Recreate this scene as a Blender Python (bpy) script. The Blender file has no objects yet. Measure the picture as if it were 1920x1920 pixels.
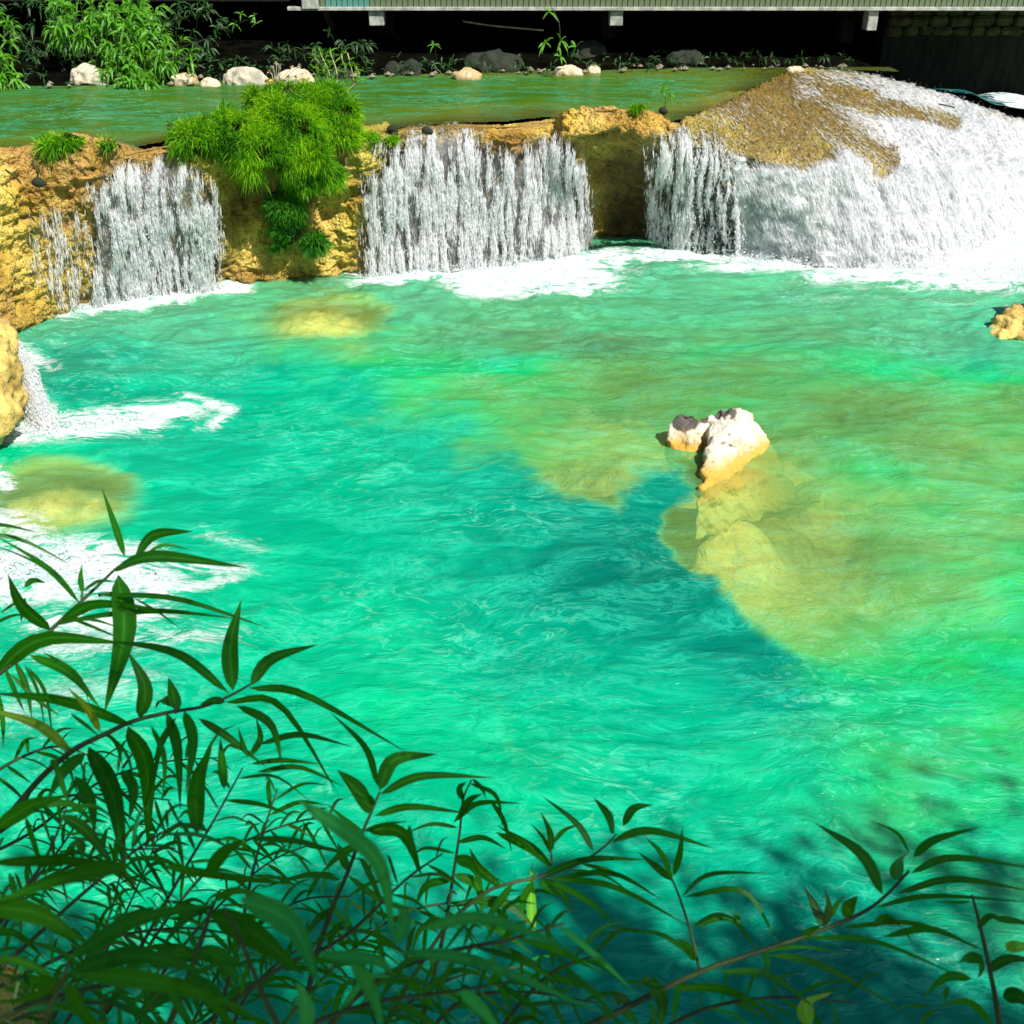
import bpy, bmesh, math, random
import numpy as np
from mathutils import Vector, Matrix

random.seed(7)
rng = np.random.default_rng(11)
C = bpy.context.scene.collection
R = math.radians

# ------------------------------------------------------------------ camera
CAM = np.array([0.0, 0.0, 5.0]); PITCH = R(30); FPX = 960 / math.tan(R(25))
cam_d = bpy.data.cameras.new("camera"); cam = bpy.data.objects.new("camera", cam_d); C.objects.link(cam)
cam.location = CAM; cam.rotation_euler = (R(60), 0, 0)
cam_d.sensor_width = 36; cam_d.angle = R(50); cam_d.clip_end = 500; cam_d.clip_start = 0.05
cam_d.dof.use_dof = True; cam_d.dof.focus_distance = 6.5; cam_d.dof.aperture_fstop = 8.5
bpy.context.scene.camera = cam

# ------------------------------------------------------------------ world + sun
SUN = np.array([0.42, -0.50, 0.75]); SUN /= np.linalg.norm(SUN)
w = bpy.data.worlds.new("World"); bpy.context.scene.world = w; w.use_nodes = True
nt = w.node_tree
sky = nt.nodes.new("ShaderNodeTexSky"); sky.sky_type = 'NISHITA'; sky.sun_disc = False
sky.sun_elevation = math.asin(SUN[2]); sky.sun_rotation = math.atan2(SUN[0], SUN[1])
nt.links.new(sky.outputs[0], nt.nodes["Background"].inputs[0]); nt.nodes["Background"].inputs[1].default_value = 0.07
sl = bpy.data.lights.new("sun", 'SUN'); sl.energy = 5.0; sl.angle = R(0.5); sl.color = (1.0, 0.965, 0.90)
so = bpy.data.objects.new("sun", sl); C.objects.link(so); so.location = (10, -6, 20)
so.rotation_euler = Vector(SUN).to_track_quat('Z', 'Y').to_euler()
sc = bpy.context.scene
sc.view_settings.view_transform = 'Standard'; sc.view_settings.look = 'None'
sc.view_settings.exposure = 0.60; sc.view_settings.gamma = 1.0; sc.view_settings.use_curve_mapping = False
sc.cycles.use_denoising = True
sc.cycles.max_bounces = 14; sc.cycles.diffuse_bounces = 10; sc.cycles.transmission_bounces = 6; sc.cycles.glossy_bounces = 3; sc.cycles.transparent_max_bounces = 24
sc.cycles.sample_clamp_indirect = 4.0; sc.cycles.sample_clamp_direct = 12.0
sc.cycles.caustics_reflective = False; sc.cycles.caustics_refractive = False

# ------------------------------------------------------------------ geometry helpers
cp, sp = math.cos(PITCH), math.sin(PITCH)
def ray(px, py):
    a = (px - 960) / FPX; b = (960 - py) / FPX
    return np.array([a, cp + b * sp, -sp + b * cp])
def P(px, py, z):
    d = ray(px, py); return CAM + d * ((z - CAM[2]) / d[2])
def PY(px, py, Y):
    d = ray(px, py); return CAM + d * (Y / d[1])
def PD(px, py, dist):                        # dist = depth along the view axis
    return CAM + ray(px, py) * dist
def proj(p):
    q = np.asarray(p) - CAM
    dz = q[..., 1] * cp - q[..., 2] * sp
    up = q[..., 1] * sp + q[..., 2] * cp
    return 960 + FPX * q[..., 0] / dz, 960 - FPX * up / dz

def hash3(ix, iy, iz, seed):
    h = (ix * 374761393 + iy * 668265263 + iz * 2147483647 + seed * 144665) & 0xFFFFFFFF
    h = ((h ^ (h >> 13)) * 1274126177) & 0xFFFFFFFF
    h = ((h ^ (h >> 16)) * 2246822519) & 0xFFFFFFFF
    return ((h ^ (h >> 13)) & 0xFFFFFF) / float(0xFFFFFF)
def vnoise(p, seed=0):                       # value noise -1..1
    p = np.asarray(p, dtype=np.float64)
    i = np.floor(p).astype(np.int64); f = p - i; u = f * f * f * (f * (f * 6 - 15) + 10)
    r = 0
    for dx in (0, 1):
        wx = u[..., 0] if dx else 1 - u[..., 0]
        for dy in (0, 1):
            wy = u[..., 1] if dy else 1 - u[..., 1]
            for dz in (0, 1):
                wz = u[..., 2] if dz else 1 - u[..., 2]
                r = r + wx * wy * wz * hash3(i[..., 0] + dx, i[..., 1] + dy, i[..., 2] + dz, seed)
    return r * 2 - 1
def fbm(p, oct=4, seed=0, gain=0.5, lac=2.03):
    p = np.asarray(p, dtype=np.float64); r = 0; a = 1; t = 0
    for k in range(oct):
        r = r + a * vnoise(p + 17.3 * k, seed + k); t += a; a *= gain; p = p * lac
    return r / t
def sstep(a, b, x):
    t = np.clip((x - a) / (b - a), 0, 1); return t * t * (3 - 2 * t)
def seg_dist(px, py, x0, y0, x1, y1):
    dx, dy = x1 - x0, y1 - y0; L = dx * dx + dy * dy + 1e-9
    t = np.clip(((px - x0) * dx + (py - y0) * dy) / L, 0, 1)
    return np.hypot(px - x0 - t * dx, py - y0 - t * dy), t
def poly_sd(px, py, poly):                   # signed distance, inside positive; also index of nearest edge
    best = np.full(np.shape(px), 1e9); idx = np.zeros(np.shape(px), int); ins = np.zeros(np.shape(px), bool)
    n = len(poly)
    for i in range(n):
        x0, y0 = poly[i][:2]; x1, y1 = poly[(i + 1) % n][:2]
        d, _ = seg_dist(px, py, x0, y0, x1, y1)
        m = d < best; best = np.where(m, d, best); idx = np.where(m, i, idx)
        c = ((y0 > py) != (y1 > py)) & (px < (x1 - x0) * (py - y0) / (y1 - y0 + 1e-12) + x0)
        ins ^= c
    return np.where(ins, best, -best), idx

def mesh_from(name, verts, faces, mat=None, parent=None, smooth=True, attrs=None, uv=None):
    me = bpy.data.meshes.new(name)
    verts = np.asarray(verts, dtype=np.float32)
    if isinstance(faces, np.ndarray):
        k = faces.shape[1]; nf = faces.shape[0]
        me.vertices.add(len(verts)); me.vertices.foreach_set('co', verts.ravel())
        me.loops.add(nf * k); me.loops.foreach_set('vertex_index', faces.astype(np.int32).ravel())
        me.polygons.add(nf); me.polygons.foreach_set('loop_start', np.arange(0, nf * k, k, dtype=np.int32))
        me.update(calc_edges=True)
    else:
        me.from_pydata(verts.tolist(), [], faces); me.update()
    if attrs:
        for an, av in attrs.items():
            at = me.attributes.new(an, 'FLOAT', 'POINT'); at.data.foreach_set('value', np.asarray(av, dtype=np.float32).ravel())
    if uv is not None:
        l = me.uv_layers.new(name='flow')
        li = np.zeros(len(me.loops), dtype=np.int32); me.loops.foreach_get('vertex_index', li)
        l.data.foreach_set('uv', np.asarray(uv, dtype=np.float32)[li].ravel())
    if smooth:
        me.polygons.foreach_set('use_smooth', np.ones(len(me.polygons), dtype=bool))
    if mat: me.materials.append(mat)
    o = bpy.data.objects.new(name, me); C.objects.link(o)
    if parent: o.parent = parent
    return o
def tag(o, label=None, cat=None, group=None, kind=None):
    if label: o['label'] = label
    if cat: o['category'] = cat
    if group: o['group'] = group
    if kind: o['kind'] = kind
    return o
def empty(name, loc=(0, 0, 0)):
    o = bpy.data.objects.new(name, None); o.empty_display_size = 0.1; C.objects.link(o); o.location = loc; return o
def put(o, parent):                          # parent keeping world coordinates baked in the mesh
    o.parent = parent; o.matrix_parent_inverse = Matrix.Translation(parent.location).inverted(); return o
def grid_faces(nr, nc):
    i = np.arange(nr * nc).reshape(nr, nc)
    return np.stack([i[:-1, :-1], i[:-1, 1:], i[1:, 1:], i[1:, :-1]], -1).reshape(-1, 4)
def tube(pts, rad, sides=6):
    pts = [Vector(p) for p in pts]; n = len(pts); vs = []; fs = []
    for i, p in enumerate(pts):
        t = (pts[min(i + 1, n - 1)] - pts[max(i - 1, 0)]).normalized()
        a = t.cross(Vector((0.3, 0.2, 1))).normalized(); b = t.cross(a)
        r = rad[i] if hasattr(rad, '__len__') else rad
        for k in range(sides):
            an = 2 * math.pi * k / sides
            vs.append(p + (a * math.cos(an) + b * math.sin(an)) * r)
    for i in range(n - 1):
        for k in range(sides):
            k2 = (k + 1) % sides
            fs.append((i * sides + k, i * sides + k2, (i + 1) * sides + k2, (i + 1) * sides + k))
    fs.append(tuple(range(sides))[::-1]); fs.append(tuple((n - 1) * sides + k for k in range(sides)))
    return [tuple(v) for v in vs], fs
def smooth_path(pts, n=24):                  # catmull-rom
    pts = [np.array(p, float) for p in pts]
    q = [2 * pts[0] - pts[1]] + pts + [2 * pts[-1] - pts[-2]]; out = []
    m = len(pts) - 1
    for k in range(n + 1):
        u = k / n * m; i = min(int(u), m - 1); t = u - i
        a, b, c, d = q[i:i + 4]
        out.append(0.5 * ((2 * b) + (c - a) * t + (2 * a - 5 * b + 4 * c - d) * t * t + (3 * b - 3 * c + d - a) * t ** 3))
    return out

# ------------------------------------------------------------------ materials
def new_mat(name):
    m = bpy.data.materials.new(name); m.use_nodes = True
    m.node_tree.nodes.clear(); return m, m.node_tree
class N:
    def __init__(s, nt): s.t = nt
    def n(s, typ, **kw):
        nd = s.t.nodes.new(typ)
        for k, v in kw.items(): setattr(nd, k, v)
        return nd
    def l(s, a, b): s.t.links.new(a, b)
    def noise(s, scale, detail=4, rough=0.5, vec=None, dist=0.0):
        nd = s.n("ShaderNodeTexNoise"); nd.inputs['Scale'].default_value = scale; nd.inputs['Detail'].default_value = detail
        nd.inputs['Roughness'].default_value = rough; nd.inputs['Distortion'].default_value = dist
        if vec is not None: s.l(vec, nd.inputs['Vector'])
        return nd.outputs['Fac']
    def voro(s, scale, vec=None, feature='F1'):
        nd = s.n("ShaderNodeTexVoronoi", feature=feature); nd.inputs['Scale'].default_value = scale
        if vec is not None: s.l(vec, nd.inputs['Vector'])
        return nd.outputs['Distance']
    def math(s, op, a, b=0.0, clamp=False):
        nd = s.n("ShaderNodeMath", operation=op, use_clamp=clamp)
        for i, v in enumerate((a, b)):
            if isinstance(v, (int, float)): nd.inputs[i].default_value = v
            else: s.l(v, nd.inputs[i])
        return nd.outputs[0]
    def mapr(s, v, a, b, c=0.0, d=1.0, smooth=True):
        nd = s.n("ShaderNodeMapRange", interpolation_type='SMOOTHSTEP' if smooth else 'LINEAR')
        for i, x in zip((1, 2, 3, 4), (a, b, c, d)):
            if isinstance(x, (int, float)): nd.inputs[i].default_value = x
            else: s.l(x, nd.inputs[i])
        s.l(v, nd.inputs[0]); return nd.outputs[0]
    def ramp(s, fac, stops, interp='LINEAR'):
        nd = s.n("ShaderNodeValToRGB"); cr = nd.color_ramp; cr.interpolation = interp
        while len(cr.elements) < len(stops): cr.elements.new(0.5)
        for e, (p, c) in zip(cr.elements, stops): e.position = p; e.color = (*c, 1)
        s.l(fac, nd.inputs[0]); return nd.outputs[0]
    def mix(s, f, a, b, mode='MIX'):
        nd = s.n("ShaderNodeMix", data_type='RGBA', blend_type=mode)
        for i, x in zip((0, 6, 7), (f, a, b)):
            if isinstance(x, (int, float)): nd.inputs[i].default_value = x
            elif isinstance(x, tuple): nd.inputs[i].default_value = (*x, 1)
            else: s.l(x, nd.inputs[i])
        return nd.outputs[2]
    def attr(s, name): return s.n("ShaderNodeAttribute", attribute_name=name).outputs['Fac']
    def coord(s, scale=(1, 1, 1), rotz=0.0, obj=True, uv=False):
        tc = s.n("ShaderNodeTexCoord"); mp = s.n("ShaderNodeMapping")
        mp.inputs['Scale'].default_value = scale; mp.inputs['Rotation'].default_value = (0, 0, rotz)
        s.l(tc.outputs['UV' if uv else 'Object'], mp.inputs[0]); return mp.outputs[0]
    def bump(s, h, strength, dist, normal=None):
        b = s.n("ShaderNodeBump"); b.inputs['Strength'].default_value = strength; b.inputs['Distance'].default_value = dist
        s.l(h, b.inputs['Height'])
        if normal is not None: s.l(normal, b.inputs['Normal'])
        return b.outputs[0]
    def prin(s, col, rough=0.7, normal=None, spec=0.5, **kw):
        p = s.n("ShaderNodeBsdfPrincipled")
        if isinstance(col, tuple): p.inputs['Base Color'].default_value = (*col, 1)
        else: s.l(col, p.inputs['Base Color'])
        if isinstance(rough, (int, float)): p.inputs['Roughness'].default_value = rough
        else: s.l(rough, p.inputs['Roughness'])
        p.inputs['Specular IOR Level'].default_value = spec
        if normal is not None: s.l(normal, p.inputs['Normal'])
        return p.outputs[0]
    def out(s, sh):
        o = s.n("ShaderNodeOutputMaterial"); s.l(sh, o.inputs['Surface'])

def mat_tufa():
    m, t = new_mat("tufa"); k = N(t); co = k.coord()
    n1 = k.noise(1.3, 5, 0.6, co); n2 = k.noise(9, 5, 0.65, co); v = k.voro(22, co); n3 = k.noise(34, 3, 0.6, co)
    c = k.ramp(n1, [(0.30, (0.38, 0.22, 0.03)), (0.45, (0.72, 0.50, 0.07)), (0.58, (0.78, 0.57, 0.13)), (0.72, (0.52, 0.34, 0.06))])
    c = k.mix(k.mapr(n2, 0.56, 0.72), c, (0.50, 0.19, 0.03))
    c = k.mix(k.mapr(n2, 0.40, 0.28), c, (0.26, 0.16, 0.03))
    pit = k.mapr(k.math('ADD', k.math('MULTIPLY', n3, 0.7), k.math('MULTIPLY', v, 0.7)), 0.42, 0.56)
    c = k.mix(k.math('MULTIPLY', k.math('SUBTRACT', 1.0, pit), 0.75), c, (0.10, 0.06, 0.012))
    # damp algae low down and on the flow-washed parts
    c = k.mix(k.mapr(k.noise(0.7, 4, 0.65, co), 0.38, 0.56), c, k.mix(1.0, c, (0.60, 0.50, 0.60), 'MULTIPLY'))
    wet = k.attr('wet'); moss = k.attr('moss'); soak_shade = k.attr('soak_shade')
    c = k.mix(k.math('MULTIPLY', wet, k.mapr(n3, 0.38, 0.58, 0.95, 0.30)), c, (0.11, 0.085, 0.010))
    c = k.mix(k.math('MULTIPLY', moss, k.mapr(n2, 0.35, 0.6)), c, (0.30, 0.34, 0.015))
    c = k.mix(k.math('MULTIPLY', soak_shade, k.mapr(n2, 0.3, 0.6, 0.95, 0.6)), c, (0.05, 0.038, 0.02))  # wet rock darker behind the falls, with recess shade painted in
    h = k.math('ADD', k.math('MULTIPLY', v, 0.6), n3)
    nrm = k.bump(h, 1.0, 0.06)
    k.out(k.prin(c, k.mapr(wet, 0, 1, 0.85, 0.35), nrm, 0.4)); return m
def mat_bed():
    m, t = new_mat("pool_floor"); k = N(t); co = k.coord()
    n1 = k.noise(0.9, 6, 0.6, co, 0.4); n2 = k.noise(6, 5, 0.6, k.coord((1, 1.6, 1)), 1.2)
    c = k.ramp(n1, [(0.3, (0.36, 0.36, 0.06)), (0.46, (0.74, 0.62, 0.13)), (0.62, (0.88, 0.72, 0.18)), (0.75, (0.55, 0.48, 0.09))])
    c = k.mix(k.mapr(n2, 0.42, 0.6), c, (0.62, 0.52, 0.16)); c = k.mix(k.mapr(n2, 0.38, 0.25), c, (0.10, 0.12, 0.03))
    k.out(k.prin(c, 0.8, k.bump(n2, 0.8, 0.08))); return m
def mat_rock(name, base, dark, top=None, wetline=None):
    m, t = new_mat(name); k = N(t); co = k.coord()
    n1 = k.noise(4, 6, 0.65, co); n2 = k.noise(26, 4, 0.6, co); n3 = k.noise(2.2, 3, 0.6, co)
    c = k.mix(k.mapr(n1, 0.50, 0.64), base, tuple(x * 0.62 for x in base))
    c = k.mix(k.mapr(n2, 0.40, 0.30), c, dark)
    if top: c = k.mix(k.mapr(n3, 0.55 if wetline else 0.50, 0.60 if wetline else 0.62), c, top)
    if wetline:
        geo = k.n("ShaderNodeNewGeometry"); sx = k.n("ShaderNodeSeparateXYZ"); k.l(geo.outputs['Position'], sx.inputs[0])
        z = k.math('ADD', sx.outputs['Z'], k.math('MULTIPLY', n1, -0.16))
        c = k.mix(k.mapr(z, wetline + 0.10, wetline - 0.06), c, (0.55, 0.31, 0.05))
        c = k.mix(k.mapr(z, wetline - 0.14, wetline - 0.3), c, (0.46, 0.42, 0.10))
    h = k.math('ADD', n1, k.math('MULTIPLY', n2, 0.4))
    k.out(k.prin(c, 0.85, k.bump(h, 0.8, 0.05), 0.3)); return m
def mat_plain(name, col, rough=0.8, var=0.4, scale=8, bump=0.3, spec=0.3, dist=0.02, cscale=(1, 1, 1)):
    m, t = new_mat(name); k = N(t); co = k.coord(cscale)
    n = k.noise(scale, 5, 0.6, co)
    c = k.mix(k.mapr(n, 0.35, 0.65), tuple(x * (1 - var) for x in col), tuple(min(1, x * (1 + var)) for x in col))
    k.out(k.prin(c, rough, k.bump(n, bump, dist), spec)); return m
def mat_leaf(name, col, tcol, rough=0.45, trans=0.4, var=0.35, spec=0.4):
    m, t = new_mat(name); k = N(t)
    oi = k.n("ShaderNodeObjectInfo").outputs['Random']; n = k.noise(3, 3, 0.6, k.coord())
    isl = k.n("ShaderNodeNewGeometry").outputs['Random Per Island']
    f = k.math('MULTIPLY', k.math('ADD', k.math('ADD', oi, n), isl), 0.333)
    c = k.mix(f, tuple(x * (1 - var) for x in col), tuple(x * (1 + var) for x in col))
    tc = k.mix(f, tuple(x * (1 - var) for x in tcol), tuple(min(1, x * (1 + var)) for x in tcol))
    rb = k.math('POWER', k.attr('rib'), 9.0); c = k.mix(k.math('MULTIPLY', rb, 0.7), c, tuple(min(1, x * 2.6 + 0.02) for x in col))
    vn = k.noise(30, 2, 0.5, k.coord((1, 1, 1))); c = k.mix(k.mapr(vn, 0.60, 0.70), c, tuple(x * 0.45 for x in col))
    p = k.prin(c, rough, None, spec); tr = k.n("ShaderNodeBsdfTranslucent"); k.l(tc, tr.inputs[0])
    mx = k.n("ShaderNodeMixShader"); mx.inputs[0].default_value = trans; k.l(p, mx.inputs[1]); k.l(tr.outputs[0], mx.inputs[2])
    k.out(mx.outputs[0]); return m
def mat_water(name, stops, maxd, kab, foam=True, ripple=1.0, tint=(0.93, 1.0, 0.92), hue=False, gloss=0.34):
    m, t = new_mat(name); k = N(t)
    tc = k.n("ShaderNodeTexCoord").outputs['Object']
    dpt = k.attr('depth'); fm = k.attr('foam')
    # slow swirls warp everything a little, as the current does
    wn = k.n("ShaderNodeTexNoise"); wn.inputs['Scale'].default_value = 0.45; wn.inputs['Detail'].default_value = 3; k.l(tc, wn.inputs['Vector'])
    wv = k.n("ShaderNodeVectorMath", operation='MULTIPLY_ADD'); k.l(wn.outputs['Color'], wv.inputs[0]); wv.inputs[1].default_value = (1.6, 1.0, 0); k.l(tc, wv.inputs[2])
    mp = k.n("ShaderNodeMapping"); mp.inputs['Scale'].default_value = (0.62, 1.35, 1); k.l(wv.outputs[0], mp.inputs[0]); co = mp.outputs[0]
    r1 = k.noise(2.6, 4, 0.55, co, 0.8); r2 = k.noise(8.5, 4, 0.6, co, 1.0); r3 = k.noise(26, 3, 0.6, co, 0.6)
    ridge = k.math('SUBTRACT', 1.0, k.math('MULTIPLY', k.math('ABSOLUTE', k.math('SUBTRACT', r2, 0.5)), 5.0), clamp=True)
    ridge1 = k.math('SUBTRACT', 1.0, k.math('MULTIPLY', k.math('ABSOLUTE', k.math('SUBTRACT', r1, 0.5)), 6.0), clamp=True)
    h = k.math('ADD', k.math('ADD', k.math('MULTIPLY', r1, 1.0), k.math('MULTIPLY', r2, 0.5)), k.math('ADD', k.math('MULTIPLY', r3, 0.16), k.math('ADD', k.math('MULTIPLY', ridge, 0.05), k.math('MULTIPLY', ridge1, 0.03))))
    nrm = k.bump(h, 0.8 * ripple, 0.075); nrm_d = k.bump(h, 0.7 * ripple, 0.045)
    d2 = k.math('DIVIDE', k.math('ADD', dpt, k.math('MULTIPLY', k.math('SUBTRACT', r1, 0.5), 0.4)), maxd)
    col = k.ramp(d2, [(p / maxd, c) for p, c in stops])
    if hue:
        hn = k.n('ShaderNodeAttribute', attribute_name='hue').outputs['Color']; col = k.mix(k.mapr(r1, 0.38, 0.62), hn, k.mix(1.0, hn, (1.15, 1.14, 1.15), 'MULTIPLY'))
    # sky glints painted into the water colour: thin brighter lines along ripple crests
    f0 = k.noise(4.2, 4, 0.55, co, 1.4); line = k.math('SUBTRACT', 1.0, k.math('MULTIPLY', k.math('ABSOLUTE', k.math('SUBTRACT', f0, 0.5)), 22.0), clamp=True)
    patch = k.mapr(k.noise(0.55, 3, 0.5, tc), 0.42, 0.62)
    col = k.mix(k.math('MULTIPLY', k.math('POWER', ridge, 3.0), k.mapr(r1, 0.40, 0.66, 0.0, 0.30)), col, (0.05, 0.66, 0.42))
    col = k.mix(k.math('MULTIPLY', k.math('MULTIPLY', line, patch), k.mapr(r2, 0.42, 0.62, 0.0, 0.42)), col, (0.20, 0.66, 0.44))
    dq = k.math('MAXIMUM', dpt, 0.0); alpha = k.math('SUBTRACT', 1.0, k.math('POWER', 2.718, k.math('MULTIPLY', k.math('ADD', dq, k.math('MULTIPLY', k.math('MULTIPLY', dq, dq), 0.8)), -kab)))
    alpha = k.math('MULTIPLY', alpha, 1.0)
    dif = k.n("ShaderNodeBsdfDiffuse"); k.l(col, dif.inputs[0]); k.l(nrm_d, dif.inputs['Normal'])
    tr = k.n("ShaderNodeBsdfTransparent"); tr.inputs[0].default_value = (*tint, 1)
    body = k.n("ShaderNodeMixShader"); k.l(alpha, body.inputs[0]); k.l(tr.outputs[0], body.inputs[1]); k.l(dif.outputs[0], body.inputs[2])
    gl = k.n("ShaderNodeBsdfGlossy"); gl.inputs['Roughness'].default_value = 0.10; k.l(nrm, gl.inputs['Normal'])
    fr = k.n("ShaderNodeFresnel"); fr.inputs[0].default_value = 1.33; k.l(nrm, fr.inputs['Normal'])
    sh = k.n("ShaderNodeMixShader"); k.l(k.math('MULTIPLY', k.math('MINIMUM', fr.outputs[0], 0.42), gloss), sh.inputs[0]); k.l(body.outputs[0], sh.inputs[1]); k.l(gl.outputs[0], sh.inputs[2])
    res = sh.outputs[0]
    if foam:
        f1 = k.noise(3.2, 6, 0.68, co, 1.6); f2 = k.noise(17, 5, 0.7, co, 1.2)
        lace = k.math('SUBTRACT', 1.0, k.math('MULTIPLY', k.math('ABSOLUTE', k.math('SUBTRACT', f1, 0.5)), 7.0), clamp=True)
        x = k.math('ADD', k.math('MULTIPLY', fm, 1.0), k.math('ADD', k.math('ADD', k.math('MULTIPLY', k.math('SUBTRACT', f2, 0.5), 0.95), k.math('MULTIPLY', k.math('SUBTRACT', f1, 0.5), 2.0)), k.math('MULTIPLY', k.math('MULTIPLY', lace, k.math('MINIMUM', fm, 0.6)), 0.7)))
        msk = k.mapr(x, 0.40, 1.05); msk = k.math('MULTIPLY', msk, k.mapr(fm, 0.02, 0.10))
        wd = k.prin(k.mix(k.mapr(k.math('ADD', k.math('MULTIPLY', f1, 0.6), k.math('MULTIPLY', f2, 0.4)), 0.40, 0.58), (0.50, 0.70, 0.66), (0.88, 0.91, 0.90)), 0.6, k.bump(k.math('ADD', f2, f1), 0.8, 0.07), 0.3)
        m2 = k.n("ShaderNodeMixShader"); k.l(k.math('MULTIPLY', msk, 0.96), m2.inputs[0]); k.l(res, m2.inputs[1]); k.l(wd, m2.inputs[2]); res = m2.outputs[0]
    k.out(res); return m
def mat_white():
    m, t = new_mat("white_water"); k = N(t)
    p_ = k.n("ShaderNodeBsdfDiffuse"); p_.inputs[0].default_value = (0.97, 0.98, 0.985, 1); p = p_.outputs[0]; tr = k.n("ShaderNodeBsdfTranslucent"); tr.inputs[0].default_value = (0.97, 0.98, 0.985, 1)
    mx = k.n("ShaderNodeMixShader"); mx.inputs[0].default_value = 0.5; k.l(p, mx.inputs[1]); k.l(tr.outputs[0], mx.inputs[2])
    tp = k.n("ShaderNodeBsdfTransparent"); m2 = k.n("ShaderNodeMixShader"); m2.inputs[0].default_value = 0.50
    k.l(mx.outputs[0], m2.inputs[1]); k.l(tp.outputs[0], m2.inputs[2]); k.out(m2.outputs[0]); return m
def mat_sheet(name="falling_sheet", lo=1.24, hi=1.60, amax=0.72):
    m, t = new_mat(name); k = N(t)
    co = k.coord((1, 0.16, 1), uv=True); co2 = k.coord((1, 0.3, 1), uv=True)
    n1 = k.noise(9, 4, 0.6, co, 0.25); n2 = k.noise(34, 4, 0.65, co2, 0.5); mk = k.attr('white')
    x = k.math('ADD', k.math('ADD', k.math('MULTIPLY', n1, 0.9), k.math('MULTIPLY', n2, 0.8)), k.math('MULTIPLY', mk, 0.75))
    a = k.mapr(x, lo, hi, 0.0, amax); a = k.math('MULTIPLY', a, k.mapr(mk, 0.02, 0.2))
    p = k.prin((0.95, 0.94, 0.96), 0.3, k.bump(k.math('ADD', n1, n2), 0.7, 0.05), 0.5)
    tl = k.n("ShaderNodeBsdfTranslucent"); tl.inputs[0].default_value = (0.88, 0.94, 0.96, 1)
    b = k.n("ShaderNodeMixShader"); b.inputs[0].default_value = 0.35; k.l(p, b.inputs[1]); k.l(tl.outputs[0], b.inputs[2])
    # the clear film between the white threads still glints
    gl = k.n("ShaderNodeBsdfGlossy"); gl.inputs['Roughness'].default_value = 0.25; k.l(k.bump(n2, 0.8, 0.04), gl.inputs['Normal'])
    tr = k.n("ShaderNodeBsdfTransparent"); tr.inputs[0].default_value = (0.93, 0.95, 0.93, 1)
    cl = k.n("ShaderNodeMixShader"); cl.inputs[0].default_value = 0.025; k.l(tr.outputs[0], cl.inputs[1]); k.l(gl.outputs[0], cl.inputs[2])
    mx = k.n("ShaderNodeMixShader"); k.l(a, mx.inputs[0]); k.l(cl.outputs[0], mx.inputs[1]); k.l(b.outputs[0], mx.inputs[2]); k.out(mx.outputs[0]); return m

M_tufa = mat_tufa(); M_bed = mat_bed(); M_white = mat_white(); M_sheet = mat_sheet(amax=0.20); M_sheet2 = mat_sheet("rushing_sheet", 1.10, 1.52, 0.95)
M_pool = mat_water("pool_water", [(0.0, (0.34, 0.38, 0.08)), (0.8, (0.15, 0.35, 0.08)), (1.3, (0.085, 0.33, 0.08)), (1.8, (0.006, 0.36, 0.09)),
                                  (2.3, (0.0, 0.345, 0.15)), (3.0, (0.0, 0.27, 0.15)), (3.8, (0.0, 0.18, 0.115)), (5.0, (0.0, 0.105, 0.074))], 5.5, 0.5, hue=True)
M_upper = mat_water("upper_water", [(0.0, (0.22, 0.22, 0.02)), (0.3, (0.13, 0.18, 0.010)), (0.7, (0.050, 0.125, 0.006)), (1.5, (0.010, 0.07, 0.010))], 2.0, 2.2, foam=False, ripple=0.75, gloss=0.45)
M_shade_water = mat_water("shade_dark_water", [(0.0, (0.004, 0.03, 0.03)), (5.0, (0.004, 0.035, 0.05))], 5.5, 3.0)  # dark copy of the water colour: the rapid's shade is put in
M_sunk = mat_rock("drowned_rock", (0.95, 0.74, 0.20), (0.30, 0.24, 0.06), (0.60, 0.55, 0.14))
M_pale = mat_rock("pale_limestone", (0.68, 0.60, 0.47), (0.10, 0.08, 0.06), (0.09, 0.08, 0.065), 0.03)
M_shore = mat_rock("cream_limestone", (0.60, 0.50, 0.34), (0.16, 0.12, 0.07), (0.42, 0.30, 0.14))
M_graveld = mat_rock("damp_gravel", (0.20, 0.18, 0.12), (0.04, 0.04, 0.03))
M_bankrock = mat_rock("grey_limestone", (0.52, 0.46, 0.34), (0.10, 0.09, 0.06), (0.30, 0.28, 0.22))
M_darkrock = mat_rock("shaded_rock", (0.022, 0.028, 0.016), (0.02, 0.02, 0.02))  # the walkway's shade on the far stones is put into this colour
M_orock = mat_rock("ochre_rock", (0.60, 0.42, 0.12), (0.12, 0.07, 0.02), (0.36, 0.22, 0.05))
M_shade_soil = mat_plain("shade_dark_soil", (0.003, 0.003, 0.002), 1.0, 0.5, 3, 0.6, 0.0, 0.1)  # near-black tone stands in for the walkway's shade on the bank
M_bank = mat_plain("bank_earth", (0.30, 0.22, 0.09), 0.9, 0.5, 5, 0.8, 0.2, 0.08)

# ------------------------------------------------------------------ the tufa terrace (a natural dam of travertine)
HW = 1.98                                    # height of the upper pool
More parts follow.
